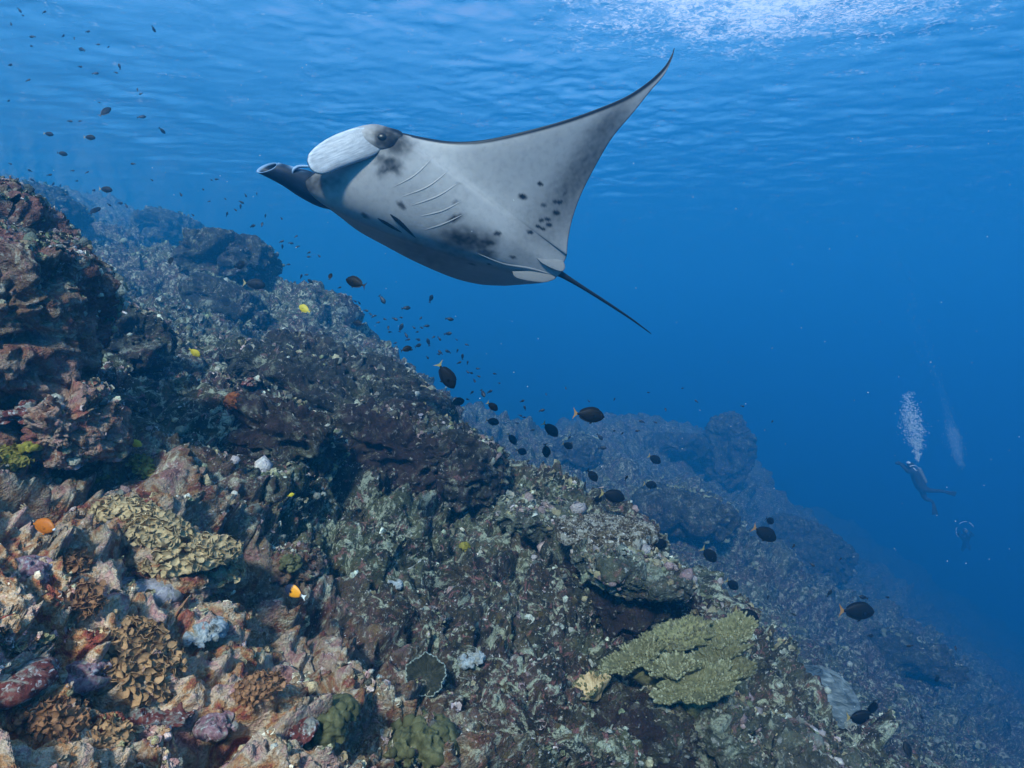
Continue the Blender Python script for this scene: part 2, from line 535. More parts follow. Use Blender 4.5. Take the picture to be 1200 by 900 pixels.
def reef_material(name, seed=0.0, red_zone=True, tone=None, tone_amt=0.0, tint=False):
    m = NT(name)
    co = m.n('ShaderNodeTexCoord').outputs['Object'] if not red_zone else m.n('ShaderNodeNewGeometry').outputs['Position']
    mp = m.n('ShaderNodeMapping')
    mp.inputs['Location'].default_value = (seed, seed * 0.7, -seed)
    m.l(co, mp.inputs[0])
    v = mp.outputs[0]
    big = m.noise(v, 1.1, 3, 0.5, 0.5)
    mid = m.noise(v, 5.5, 5, 0.6, 0.6)
    mid2 = m.noise(v, 8.5, 5, 0.65, 0.4)
    sm = m.noise(v, 26, 4, 0.65, 0.4)
    fine = m.noise(v, 95, 3, 0.6, 0.2)
    turf = m.ramp(mid, [(0.30, (0.008, 0.011, 0.007)), (0.44, (0.036, 0.040, 0.021)), (0.58, (0.088, 0.097, 0.052)), (0.75, (0.052, 0.042, 0.014))])
    cor = m.ramp(mid2, [(0.30, (0.012, 0.007, 0.007)), (0.44, (0.032, 0.016, 0.015)), (0.58, (0.10, 0.050, 0.047)), (0.75, (0.040, 0.025, 0.018))])
    col = m.mix(m.ramp(big, [(0.46, 0.0), (0.60, 0.85)]), turf, cor)
    # brown algae tufts, painted black shade of gaps, pink and pale crusts: patches a few centimetres wide
    col = m.mix(m.ramp(m.noise(v, 12, 5, 0.65, 0.5), [(0.55, 0.0), (0.62, 0.8)]), col, (0.085, 0.060, 0.018))
    col = m.mix(m.ramp(m.noise(v, 6.5, 7, 0.72, 0.8), [(0.52, 0.0), (0.58, 0.92)]), col, (0.010, 0.010, 0.008))
    col = m.mix(m.ramp(m.noise(v, 16, 6, 0.7, 0.6), [(0.56, 0.0), (0.63, 0.85)]), col, (0.23, 0.095, 0.090))
    col = m.mix(m.ramp(m.noise(v, 8.5, 7, 0.72, 0.9), [(0.535, 0.0), (0.60, 0.9)]), col, (0.38, 0.41, 0.30))
    col = m.mix(m.ramp(sm, [(0.59, 0.0), (0.66, 0.85)]), col, (0.34, 0.35, 0.29))
    col = m.mix(m.ramp(m.noise(v, 40, 3, 0.6, 0.3), [(0.64, 0.0), (0.70, 0.85)]), col, (0.58, 0.58, 0.56))
    col = m.mix(m.ramp(m.noise(v, 55, 3, 0.6, 0.3), [(0.58, 0.0), (0.66, 0.85)]), col, (0.012, 0.013, 0.010))
    if tone is not None:
        col = m.mix(m.ramp(m.noise(v, 3.3, 4, 0.6, 0.5), [(0.36, tone_amt * 0.35), (0.56, tone_amt)]), col, m.mix(1.0, m.ramp(mid2, [(0.3, 0.2), (0.7, 1.0)]), tone, 'MULTIPLY'))
        col = m.mix(m.ramp(sm, [(0.60, 0.0), (0.68, 0.8)]), col, (0.26, 0.26, 0.24))
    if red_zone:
        # red, rust and violet crusts of the near corner, brightened as painted flash light
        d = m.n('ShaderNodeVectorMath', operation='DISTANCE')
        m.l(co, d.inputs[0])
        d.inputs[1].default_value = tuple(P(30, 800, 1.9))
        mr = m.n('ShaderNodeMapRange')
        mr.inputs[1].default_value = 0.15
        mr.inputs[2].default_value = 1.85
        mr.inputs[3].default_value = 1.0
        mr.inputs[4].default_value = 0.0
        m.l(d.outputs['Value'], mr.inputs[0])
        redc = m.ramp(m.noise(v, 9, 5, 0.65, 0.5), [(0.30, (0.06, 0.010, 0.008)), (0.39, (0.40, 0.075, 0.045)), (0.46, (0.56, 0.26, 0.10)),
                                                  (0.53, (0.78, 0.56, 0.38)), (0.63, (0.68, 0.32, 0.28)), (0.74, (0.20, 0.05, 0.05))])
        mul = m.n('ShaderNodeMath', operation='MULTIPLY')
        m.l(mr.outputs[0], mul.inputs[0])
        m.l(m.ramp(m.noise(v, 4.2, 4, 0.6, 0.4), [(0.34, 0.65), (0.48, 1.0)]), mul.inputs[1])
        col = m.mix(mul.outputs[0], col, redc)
    col = m.mix(m.ramp(fine, [(0.35, 0.35), (0.6, 0.0)]), col, (0.03, 0.032, 0.03))
    if tint:
        at = m.n('ShaderNodeVertexColor', layer_name='Col')
        col = m.mix(1.0, col, at.outputs[0], 'MULTIPLY')
        col = m.mix(0.25, col, at.outputs[0])
    hsum = m.n('ShaderNodeMath', operation='MULTIPLY_ADD')
    m.l(sm, hsum.inputs[0])
    hsum.inputs[1].default_value = 2.0
    m.l(fine, hsum.inputs[2])
    m.bsdf(col, 0.85, 0.2, hsum.outputs[0], 1.0, 0.016)
    return m.m


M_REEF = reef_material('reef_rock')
reef_me = build_reef()
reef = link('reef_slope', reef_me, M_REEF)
tag(reef, 'coral reef slope falling from upper left to lower right', None, None, 'structure')
# ------------------------------------------------------------------ manta ray
def cam_ray(o, px, py):
    """first hit on object o along the line of sight through (px, py)"""
    d = P(px, py, 1.0).normalized()
    ok, co, no, _ = o.ray_cast(o.matrix_world.inverted() @ Vector((0, 0, 0)), d)
    return (co, no) if ok else (None, None)


def catmull(A, n):
    """resample rows of A (k, c) with a centripetal-ish Catmull-Rom to n rows, returns values and row parameter"""
    A = np.asarray(A, float)
    k = len(A)
    Ap = np.vstack([2 * A[0] - A[1], A, 2 * A[-1] - A[-2]])
    t = np.linspace(0, k - 1, n)
    i = np.clip(t.astype(int), 0, k - 2)
    f = (t - i)[:, None]
    p0, p1, p2, p3 = Ap[i], Ap[i + 1], Ap[i + 2], Ap[i + 3]
    return 0.5 * (2 * p1 + (-p0 + p2) * f + (2 * p0 - 5 * p1 + 4 * p2 - p3) * f ** 2 + (-p0 + 3 * p1 - 3 * p2 + p3) * f ** 3), t


# wing tip -> head -> far wing: leading edge (px, py, m), trailing edge (px, py, m), thickness in metres, bulge of the belly
SECT = [
    ((790, 56, 3.62), (790.6, 57, 3.62), 0.003, 0.0),
    ((786, 66, 3.62), (787, 70, 3.62), 0.008, 0.0),
    ((777, 80, 3.62), (778, 88, 3.63), 0.014, 0.0),
    ((757, 98, 3.63), (762, 107, 3.65), 0.020, 0.0),
    ((731, 114.5, 3.65), (742, 132, 3.69), 0.028, 0.0),
    ((691, 131, 3.68), (717, 162, 3.77), 0.040, 0.0),
    ((650, 144.5, 3.71), (697, 196, 3.86), 0.055, 0.015),
    ((606, 156, 3.74), (681, 228, 3.94), 0.075, 0.027),
    ((564, 164.5, 3.77), (671, 256, 4.01), 0.10, 0.042),
    ((530, 166, 3.79), (666, 279, 4.06), 0.14, 0.060),
    ((500, 162, 3.79), (664.5, 297, 4.10), 0.20, 0.080),
    ((472, 156, 3.77), (664, 300, 4.12), 0.27, 0.10),
    ((446, 150, 3.74), (660, 310, 4.14), 0.33, 0.118),
    ((420, 166, 3.74), (658, 318, 4.15), 0.36, 0.13),
    ((392, 188, 3.78), (655, 322, 4.16), 0.37, 0.135),
    ((366, 204, 3.83), (650, 326, 4.17), 0.36, 0.14),
    ((356, 216, 3.90), (645, 328, 4.19), 0.32, 0.12),
    ((372, 230, 4.00), (642, 329, 4.24), 0.26, 0.09),
    ((396, 250, 4.14), (641, 329.5, 4.34), 0.20, 0.06),
    ((418, 268, 4.32), (640, 330, 4.48), 0.15, 0.03),
    ((447, 285, 4.55), (637, 331, 4.70), 0.11, 0.02),
    ((486, 306, 4.85), (630, 332, 4.95), 0.075, 0.01),
    ((530, 325, 5.15), (617, 333, 5.22), 0.045, 0.0),
    ((562, 333, 5.38), (604, 334, 5.42), 0.02, 0.0),
    ((590, 334.5, 5.60), (591, 335, 5.60), 0.004, 0.0),
]

SPOTS = [  # px, py, rx, ry, angle, strength
    (633, 215.5, 3.6, 2.2, 10, 1), (612.5, 230.5, 5.4, 3.4, 10, 1), (656, 237, 3.2, 2.2, -20, 1), (651.5, 236.5, 3.6, 2.2, 0, .9),
    (637, 240.5, 3.6, 2.2, 10, .8), (652, 249.5, 5.0, 2.6, 15, 1), (641.5, 257, 3.4, 2.2, 10, 1), (634.5, 258.5, 3.2, 2.2, -10, 1),
    (643.5, 263.5, 3.6, 2.4, 0, 1), (630.5, 265.5, 3.6, 2.2, 20, 1), (636, 268.5, 3.2, 1.9, 20, 1), (621, 272, 4.0, 2.4, 10, 1),
    (583, 273.5, 5.0, 2.8, -5, .95), (574, 285, 5.6, 3.0, 0, .95), (601.5, 301.5, 3.6, 1.9, 10, .9), (573, 310, 3, 1.2, 10, .8),
    (662, 227, 3, 1.6, -40, .6), (553, 309.5, 4, 1.3, 15, .8),
    (523.5, 257.5, 10.5, 1.1, -20, .0),
    (533, 256, 11, 3.8, -22, .9),          # dark end of the last gill slit
    (535, 237, 5, 2.2, -30, .55), (537, 216, 3, 1.4, -30, .3),
    (428, 252.5, 4.4, 2.4, 35, .8), (470.5, 241, 6.2, 3.0, 35, .85),
    (449, 161, 11, 9, 10, .85), (459, 167, 12, 8, 30, .75),
]
BLOTCH = [  # soft clouds: px, py, rx, ry, angle, strength
    (543, 281, 30, 14, 8, .97), (562, 285, 20, 11, -10, .9), (533, 277, 17, 10, 20, .9), (568, 297, 13, 6, 10, .9), (500, 298, 34, 9, 22, .55),
    (530, 302, 24, 7, 14, .5),
    (458, 192, 12, 8, 20, .98), (452, 199, 10, 6, -30, .9), (446, 186, 8, 8, 0, .8), (464, 199, 8, 5, 40, .85),
    (680, 202, 66, 18, -55, .68), (657, 240, 42, 22, -60, .52), (708, 150, 44, 11, -48, .60), (640, 262, 46, 26, -50, .42),
    (390, 213, 12, 9, 0, .5), (372, 212, 14, 12, 20, .75), (360, 214, 14, 12, 0, .8), (345, 210, 16, 12, 0, .9),
    (452, 162, 18, 13, 15, 1.0), (463, 167, 19, 14, 25, 1.0), (470, 170, 9, 8, 0, .55), (449, 160, 10, 8, 0, .7), (471, 160, 8, 4, 20, .7),
]


def ell(px, py, lst, soft):
    out = np.zeros_like(px)
    for (cx, cy_, rx, ry, an, st) in lst:
        ca, sa = math.cos(R(an)), math.sin(R(an))
        u = ((px - cx) * ca + (py - cy_) * sa) / rx
        v = (-(px - cx) * sa + (py - cy_) * ca) / ry
        r = np.sqrt(u * u + v * v)
        out = np.maximum(out, st * (1 - sstep(1 - soft, 1 + soft, r)))
    return out


def manta_colours(verts, dorsal):
    """skin pattern: pale belly with dark spots and clouds, black back and rim"""
    px = 600 + F * verts[:, 0] / verts[:, 1]
    py = 450 - F * verts[:, 2] / verts[:, 1]
    wob = 2.0 * perlin(np.stack([px * .12, py * .12, px * 0], -1), 5) + 1.2 * perlin(np.stack([px * .3, py * .3, px * 0], -1), 6)
    wob2 = 2.0 * perlin(np.stack([px * .12, py * .12, px * 0 + 7], -1), 8)
    white = np.array([0.345, 0.322, 0.308])
    dark = np.array([0.007, 0.008, 0.011])
    grey = np.array([0.16, 0.17, 0.19])
    c = np.ones((len(px), 3)) * white
    c *= (1 + 0.05 * perlin(verts * 9, 11) + 0.06 * perlin(verts * 31, 12) + 0.03 * perlin(verts * 70 + 3, 15))[:, None]
    b = ell(px + 2.5 * wob, py + 2.5 * wob2, BLOTCH, 0.85)[:, None]
    b = np.clip(b * (1 + 0.3 * perlin(np.stack([px * .2, py * .2, px * 0], -1), 14))[:, None], 0, 1)
    c = c * (1 - b) + grey * 0.085 * b
    s = ell(px + .5 * wob, py + .5 * wob2, SPOTS, 0.35)[:, None]
    c = c * (1 - s) + dark * s
    d = dorsal[:, None]
    return c * (1 - d) + dark * d


def skin_material():
    m = NT('manta_skin')
    at = m.n('ShaderNodeVertexColor', layer_name='Col')
    co = m.n('ShaderNodeTexCoord').outputs['Object']
    f = m.noise(co, 60, 4, 0.6)
    col = m.mix(1.0, at.outputs[0], m.ramp(m.noise(co, 25, 6, 0.7), [(0.32, 0.86), (0.52, 1.0)]), 'MULTIPLY')
    b = m.bsdf(col, 0.5, 0.22, f, 0.15, 0.004)
    b.inputs['Subsurface Weight'].default_value = 0.0
    return m.m


M_SKIN = skin_material()


def build_manta():
    ns, nc = 300, 230
    rows = np.array([[*P(*le), *P(*te), th, bu] for le, te, th, bu in SECT])
    rs, _ = catmull(rows, ns)
    LE, TE, TH, BU = rs[:, 0:3], rs[:, 3:6], np.clip(rs[:, 6], 0.003, 1), rs[:, 7]
    kk = np.hanning(47)
    kk /= kk.sum()
    TH = np.convolve(np.pad(TH, 23, 'edge'), kk, 'valid')
    k2 = np.hanning(103)
    k2 /= k2.sum()
    BU = 0.8 * np.convolve(np.pad(BU, 51, 'edge'), k2, 'valid')
    # direction of the back for each section
    chord = TE - LE
    span = np.gradient((LE + TE) * 0.5, axis=0)
    up = np.cross(span, chord)
    up /= np.linalg.norm(up, axis=1, keepdims=True) + 1e-9
    mid = ns // 2
    if up[mid, 1] < 0:
        up = -up
    k = np.ones(25) / 25
    for ax in range(3):
        up[:, ax] = np.convolve(np.pad(up[:, ax], 12, 'edge'), k, 'valid')
    up /= np.linalg.norm(up, axis=1, keepdims=True)
    th = np.linspace(0, 2 * np.pi, nc, endpoint=False)
    t = 0.5 * (1 + np.cos(th))            # 1 at trailing edge, 0 at leading edge
    side = np.sin(th)                      # + back, - belly
    prof = np.sqrt(np.clip(t, 0, 1)) * (1 - t) ** 0.85 * 2.0 + 0.015
    prof = prof / prof.max()
    V = np.empty((ns, nc, 3))
    dors = np.zeros((ns, nc))
    for i in range(ns):
        back = prof * TH[i] * 0.72
        belly = prof * (TH[i] * 0.16 + BU[i] * 0.62)
        off = np.where(side >= 0, back, -belly)
        edge = np.minimum(TH[i] * 0.06, 0.006)
        off = off * np.where(np.abs(side) < 1e-6, 0, 1) + 0
        V[i] = LE[i] + t[:, None] * chord[i] + off[:, None] * up[i]
        chl = np.linalg.norm(chord[i])
        rim = 0.016 if TH[i] < 0.25 else 0.010
        rim = rim * (1.3 if i < ns * 0.5 else 0.5)
        dd = (t * chl) / rim               # distance from the leading edge in rim widths
        dors[i] = np.where(side > 0.0, 1.0, 1 - sstep(0.6, 1.4, dd))
        # a thin dark hem along the trailing edge
        de = ((1 - t) * chl) / 0.006
        dors[i] = np.maximum(dors[i], 0.75 * (1 - sstep(0.5, 1.2, de)) * (1.0 if i < ns * 0.5 else 0.3))
    # the mouth side of the head stays pale except the jaw edge
    Vf = V.reshape(-1, 3)
    # branchial ridges: gentle furrows across the throat
    me = mesh_np('manta_ray', Vf, grid_faces(ns, nc, True))
    set_attr(me, 'Col', manta_colours(Vf, dors.ravel()))
    o = link('manta_ray', me, M_SKIN)
    tag(o, 'large manta ray with pale spotted belly gliding over the reef', 'manta ray')
    return o


manta = build_manta()
bpy.context.view_layer.update()


def flat_colour(me, col):
    set_attr(me, 'Col', np.ones((len(me.vertices), 3)) * np.array(col))


def tube(name, pts, rad, mat, parent, seg=14, flat=1.0, side=None, col=None):
    """tapered tube along pts; rad per point; flat squashes it across 'side'"""
    pts = np.asarray([list(p) for p in pts], float)
    n = max(24, len(pts) * 8)
    A, _ = catmull(np.hstack([pts, np.asarray(rad, float)[:, None]]), n)
    Q, r = A[:, :3], np.clip(A[:, 3], 1e-4, None)
    tan = np.gradient(Q, axis=0)
    tan /= np.linalg.norm(tan, axis=1, keepdims=True)
    sd = np.array(side if side is not None else (0, 0, 1.0))
    X = np.cross(tan, sd)
    X /= np.linalg.norm(X, axis=1, keepdims=True)
    Y = np.cross(X, tan)
    a_ = np.linspace(0, 2 * np.pi, seg, endpoint=False)
    V = Q[:, None] + r[:, None, None] * (np.cos(a_)[None, :, None] * X[:, None] * flat + np.sin(a_)[None, :, None] * Y[:, None])
    V = np.concatenate([V, np.repeat(Q[-1:, None], seg, 1)], 0)
    V = np.concatenate([np.repeat(Q[:1, None], seg, 1), V], 0)
    me = mesh_np(name, V.reshape(-1, 3), grid_faces(len(V), seg, True))
    if col is not None:
        flat_colour(me, col)
    return link(name, me, mat, parent)


def manta_parts():
    # tail
    tube('tail', [P(645, 314, 4.17), P(657, 321, 4.18), P(680, 335, 4.22), P(710, 354, 4.28), P(740, 374, 4.35), P(763, 391, 4.42)],
         [0.045, 0.022, 0.013, 0.010, 0.007, 0.003], M_SKIN, manta, col=(0.007, 0.008, 0.011))
    # pelvic fins beside the tail root: rounded lobes
    def lobe(name, ring, d0, d1, thick, col, crown=0.0, rim=None, n=110, nr=26, streak=False):
        ring = np.array(ring, float)
        cl, _ = catmull(np.vstack([ring, ring[:1]]), n + 1)
        cl = cl[:-1]
        c0 = cl.mean(0)
        rows = []
        for k in range(nr):
            f = k / (nr - 1)
            pts = c0 + (cl - c0) * f
            tt = (pts[:, 0] - ring[:, 0].min()) / np.ptp(ring[:, 0])
            dep = d0 * (1 - tt) + d1 * tt
            bul = np.sqrt(max(0, 1 - f ** 2.6))
            rows.append((pts, dep, bul, f))
        front = np.array([[P(x, y, d - thick * b - crown * b) for (x, y), d in zip(pts, dep)] for pts, dep, b, f in rows])
        back = np.array([[P(x, y, d + thick * b - crown * b) for (x, y), d in zip(pts, dep)] for pts, dep, b, f in rows[::-1]])
        V = np.concatenate([front, back[1:]], 0)
        me = mesh_np(name, V.reshape(-1, 3), grid_faces(len(V), n, True)[:, ::-1])
        cc = np.ones((len(V), n, 3)) * np.array(col)
        if rim is not None:
            ff = np.concatenate([np.linspace(0, 1, nr), np.linspace(1, 0, nr)[1:]])
            wv = sstep(0.86, 0.99, ff)[:, None, None]
            cc = cc * (1 - wv) + np.array(rim) * wv
        if streak:
            px_ = 600 + F * V[..., 0] / V[..., 1]
            py_ = 450 - F * V[..., 2] / V[..., 1]
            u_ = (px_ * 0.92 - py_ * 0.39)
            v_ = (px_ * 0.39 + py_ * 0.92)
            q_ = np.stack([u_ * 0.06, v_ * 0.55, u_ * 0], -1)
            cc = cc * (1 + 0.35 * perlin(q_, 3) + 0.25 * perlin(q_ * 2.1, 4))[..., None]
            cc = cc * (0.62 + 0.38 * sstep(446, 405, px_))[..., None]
        set_attr(me, 'Col', cc.reshape(-1, 3))
        return link(name, me, M_SKIN, manta)

    lobe('pelvic_fin', [(628, 302), (645, 303), (657, 304), (661.5, 309), (662, 314), (659, 318), (650, 316), (636, 309)], 4.05, 4.13, 0.006, (0.23, 0.213, 0.203))
    lobe('pelvic_fin', [(600, 318), (622, 318), (645, 321.5), (651, 325.5), (647, 328.5), (636, 331), (618, 329), (604, 325)], 4.06, 4.15, 0.006, (0.18, 0.167, 0.158))
    # right cephalic fin: a broad pale paddle below the eye, curling down in front of the mouth
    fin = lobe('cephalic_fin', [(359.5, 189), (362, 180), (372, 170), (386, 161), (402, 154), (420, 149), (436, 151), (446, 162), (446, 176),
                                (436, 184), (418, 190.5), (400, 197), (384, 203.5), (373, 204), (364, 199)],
               3.665, 3.705, 0.009, (0.36, 0.365, 0.385), crown=0.022, streak=True, rim=(0.56, 0.58, 0.60))  # brighter edge paints rim light into the fin's colour
    # left cephalic fin: rolled into a tube that opens at its end
    ax = [P(402, 236, 4.02), P(380, 226, 3.98), P(358, 216, 3.93), P(338, 207, 3.88), P(322, 200.5, 3.85), P(312.5, 196.5, 3.84)]
    rd = [0.07, 0.095, 0.088, 0.068, 0.056, 0.050]
    pts = np.array([list(p) for p in ax])
    A, _ = catmull(np.hstack([pts, np.array(rd)[:, None]]), 60)
    Q, r = A[:, :3], A[:, 3]
    tan = np.gradient(Q, axis=0)
    tan /= np.linalg.norm(tan, axis=1, keepdims=True)
    X = np.cross(tan, (0.0, -0.75, 0.65))
    X /= np.linalg.norm(X, axis=1, keepdims=True)
    Y = np.cross(X, tan)
    seg = 56
    an = np.linspace(0, 2 * np.pi, seg, endpoint=False)
    ca, sa = np.cos(an), np.sin(an)
    V = Q[:, None] + r[:, None, None] * (ca[None, :, None] * X[:, None] * 0.9 + sa[None, :, None] * Y[:, None])
    # slant the open end so that the mouth of the roll faces the viewer, then turn inwards
    fr = np.linspace(0, 1, 60)[:, None]
    V = V - tan[:, None] * (0.050 * (sstep(0.75, 1, fr) * (np.einsum('ijk,k->ij', V - Q[:, None], np.array([0.1, -0.8, 0.55])) / 0.04)))[..., None] * 1.0
    inner = []
    for k, (sh, back_) in enumerate(((0.90, 0.0), (0.84, 0.02), (0.75, 0.06), (0.60, 0.12), (0.3, 0.15))):
        inner.append(Q[-1] + (V[-1] - Q[-1]) * sh - tan[-1] * back_)
    V = np.concatenate([V, np.array(inner)], 0)
    me = mesh_np('cephalic_fin', V.reshape(-1, 3), grid_faces(len(V), seg, True))
    cc = np.ones((len(V), seg, 3)) * np.array((0.005, 0.012, 0.026))
    nz = fbm(V.reshape(-1, 3) * 14, 3, seed=4).reshape(len(V), seg, 1)
    pale = np.array((0.26, 0.42, 0.62))  # blue highlights painted into the upper side of the roll
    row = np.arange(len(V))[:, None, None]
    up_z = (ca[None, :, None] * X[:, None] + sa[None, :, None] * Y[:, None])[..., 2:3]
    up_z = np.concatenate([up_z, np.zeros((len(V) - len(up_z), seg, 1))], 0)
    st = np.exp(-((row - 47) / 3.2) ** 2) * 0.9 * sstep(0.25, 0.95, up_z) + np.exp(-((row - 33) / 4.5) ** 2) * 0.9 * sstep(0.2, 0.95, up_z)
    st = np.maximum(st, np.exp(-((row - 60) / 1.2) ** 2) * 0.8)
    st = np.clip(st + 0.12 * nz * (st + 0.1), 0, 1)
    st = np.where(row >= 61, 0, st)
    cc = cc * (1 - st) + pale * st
    belly = sstep(11, 2, row) * 0.7
    cc = cc * (1 - belly) + np.array((0.10, 0.095, 0.09)) * belly
    set_attr(me, 'Col', cc.reshape(-1, 3))
    link('cephalic_fin', me, M_SKIN, manta)
    # fold of skin standing up behind the roll
    tube('skin_fold', [P(343, 205, 3.835), P(343.5, 200, 3.825), P(347, 196.5, 3.83), P(353, 195, 3.85), P(362, 195, 3.86)],
         [0.003, 0.007, 0.010, 0.009, 0.006], M_SKIN, manta, col=(0.24, 0.34, 0.46))
    # brow: the raised lump of the head round the eye
    m0 = [(414, 150), (428, 146.5), (441, 145.5), (455, 149), (470, 154), (472, 163), (466, 174), (452, 178), (436, 177), (420, 170), (412, 160)]
    br = lobe('brow', m0, 3.72, 3.75, 0.042, (0.70, 0.70, 0.72), crown=0.02)
    me = br.data
    vs = np.empty(len(me.vertices) * 3, dtype=np.float32)
    me.vertices.foreach_get('co', vs)
    vs = vs.reshape(-1, 3)
    c = manta_colours(vs, np.zeros(len(vs)))
    py = 450 - F * vs[:, 2] / vs[:, 1]
    px = 600 + F * vs[:, 0] / vs[:, 1]
    top = (sstep(6.0, 2.0, py - np.interp(px, [412, 428, 441, 455, 472], [152, 146.5, 145.5, 149, 155])) * sstep(440, 462, px))[:, None]
    c = c * (1 - top) + np.array((0.007, 0.008, 0.011)) * top
    at = me.color_attributes['Col']
    cc = np.ones((len(vs), 4), dtype=np.float32)
    cc[:, :3] = c
    at.data.foreach_set('color', cc.ravel())
    # eye
    bpy.context.view_layer.update()
    co, no = cam_ray(br, 446.5, 160.5)
    bm = bmesh.new()
    bmesh.ops.create_uvsphere(bm, u_segments=24, v_segments=14, radius=0.034)
    for f_ in bm.faces:
        f_.smooth = True
    me = bpy.data.meshes.new('eye')
    bm.to_mesh(me)
    bm.free()
    m = NT('eye_black')
    m.bsdf((0.004, 0.0045, 0.006), 0.35, 0.3)
    eo = link('eye', me, m.m, manta, co + Vector((0, 0.021, 0)))
    eo.scale = (1.15, 0.8, 0.95)
    # gill slits: raised flaps with a dark opening under them
    def strip(name, pts, width, lift, col):
        vs_ = []
        A, _ = catmull(np.array(pts, float), 22)
        n = len(A)
        for i, (x, y) in enumerate(A):
            co, no = cam_ray(manta, x, y)
            if co is None:
                return None
            if no.y > 0:
                no = -no
            vs_.append((co, no))
        V = []
        for i in range(n):
            tng = (vs_[min(i + 1, n - 1)][0] - vs_[max(i - 1, 0)][0]).normalized()
            no = vs_[i][1]
            sd = no.cross(tng).normalized()
            if sd.z > 0:
                sd = -sd
            f_ = math.sin(math.pi * (i + 0.35) / (n - 0.3)) ** 0.6
            wd = width * f_
            p0 = vs_[i][0]
            V += [p0 - no * 0.004 - sd * wd, p0 + no * lift * f_ * 0.6 - sd * wd * 0.3, p0 + no * lift * f_ + sd * wd * 0.4, p0 + no * lift * f_ * 0.8 + sd * wd * 0.6,
                  p0 - no * 0.004 + sd * wd * 0.55]
        me = mesh_np(name, [list(v) for v in V], grid_faces(n, 5))
        flat_colour(me, col)
        return link(name, me, M_SKIN, manta)

    for pts in ([(459, 220), (486, 205), (511, 181)], [(470, 231), (502, 218), (529, 197)], [(480, 241.5), (512, 230), (538, 214)],
                [(490, 254), (518, 247), (540, 236)], [(497, 269.5), (520, 262), (542, 251.5)]):
        strip('gill_slit', pts, 0.007, 0.0025, (0.33, 0.30, 0.285))
    for pts, wd in (([(457.5, 251), (470, 262), (487, 278.5)], 0.024), ([(442.5, 255.5), (455, 263), (471, 272.5)], 0.022)):
        strip('gill_slit', pts, wd, 0.003, (0.006, 0.007, 0.010))
    # folds of the throat and belly
    strip('skin_fold', [(560, 297), (590, 309), (620, 314), (652, 323)], 0.012, 0.004, (0.33, 0.30, 0.285))


manta_parts()
# ------------------------------------------------------------------ rock outcrops standing out of the slope
bpy.context.view_layer.update()


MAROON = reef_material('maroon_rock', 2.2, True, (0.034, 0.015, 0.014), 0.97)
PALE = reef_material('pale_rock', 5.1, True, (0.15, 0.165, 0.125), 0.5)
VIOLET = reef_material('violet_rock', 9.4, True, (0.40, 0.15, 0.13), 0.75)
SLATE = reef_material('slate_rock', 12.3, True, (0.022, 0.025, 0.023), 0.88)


def seat(px, py, d, base):
    """rest something seen round (px, py) on the slope: the slope is looked up base pixels lower; returns centre and size factor"""
    co, no = cam_ray(reef, px, py + base)
    if co is None:
        return P(px, py, d), 1.0
    return P(px, py, co.y + 0.02 * d), co.y / d


def blob(name, c, rx, ry, rz, mat, label, cat='rock', rot=(0, 0, 0), seed=0, n=150, amp=1.0, s=0.6, flat_top=0.0, group=None, parent=None, cut=None):
    """noisy lump of coral rock; c centre, radii in metres"""
    lat = np.linspace(0.02, math.pi - 0.02, n)
    lon = np.linspace(0, 2 * math.pi, n * 3 // 2, endpoint=False)
    LA, LO = np.meshgrid(lat, lon, indexing='ij')
    d = np.stack([np.sin(LA) * np.cos(LO), np.sin(LA) * np.sin(LO), np.cos(LA)], -1)
    # blocky superquadric
    e_ = 0.75
    q = np.sign(d) * np.abs(d) ** e_
    V = q * np.array([rx, ry, rz])
    if flat_top > 0:
        z = V[..., 2]
        lim = rz * (1 - flat_top)
        V[..., 2] = np.where(z > lim, lim + (z - lim) * 0.25, z)
    N = d / np.array([rx, ry, rz])
    N /= np.linalg.norm(N, axis=-1, keepdims=True)
    M = Matrix.LocRotScale(None, __import__('mathutils').Euler([R(x) for x in rot]), None).to_3x3()
    Mn = np.array(M)
    V = V @ Mn.T
    N = N @ Mn.T
    W = V + np.array(c)
    fl = W.reshape(-1, 3)
    h = rough(fl, 100 + seed, 2 * math.pi * max(rx, rz) / (n * 1.5), s).reshape(LA.shape)
    h = h * amp * 0.85
    lim = 0.62 * min(rx, ry, rz)
    h = lim * np.tanh(h / lim)
    V = V + N * h[..., None]
    me = mesh_np(name, V.reshape(-1, 3), grid_faces(n, len(lon), True))
    o = link(name, me, mat, parent, None)
    o.location = c
    if parent is None:
        tag(o, label, cat, group)
    return o


ROCKS = []


def outcrop(px, py, d, rx, ry, rz, mat, label, base=None, name='rock_outcrop', **kw):
    c, k = (P(px, py, d), 1.0) if base is None else seat(px, py, d, base)
    if base is not None:
        kw['s'] = kw.get('s', 0.6) * (k if k > 1.3 else 1)
    ROCKS.append(blob(name, c, rx * k, ry * k, rz * k, mat, label, **kw))


outcrop(20, 410, 2.95, 0.27, 0.40, 0.46, VIOLET, 'tall reddish violet coral rock rising at the left edge', seed=1, s=0.55, n=200, rot=(0, 14, 0))
outcrop(-15, 290, 3.2, 0.30, 0.4, 0.26, VIOLET, 'pointed coral rock crowning the reef at the upper left edge', seed=2, s=0.5, n=150, rot=(0, 30, 0))
outcrop(85, 500, 2.9, 0.15, 0.22, 0.17, VIOLET, 'knobbly pink crusted rock at the foot of the tall left rock', seed=3, s=0.40, n=130)
outcrop(400, 455, 5.5, 0.98, 0.72, 0.24, SLATE, 'broad dark rock ledge jutting from the middle of the slope', 30, seed=4, s=0.8, n=200, rot=(6, 26, -14), flat_top=0.3)
outcrop(340, 512, 5.1, 0.50, 0.36, 0.28, MAROON, 'shadowed maroon rock face below the broad dark ledge', 20, seed=5, s=0.6, n=150, rot=(0, 16, 0))
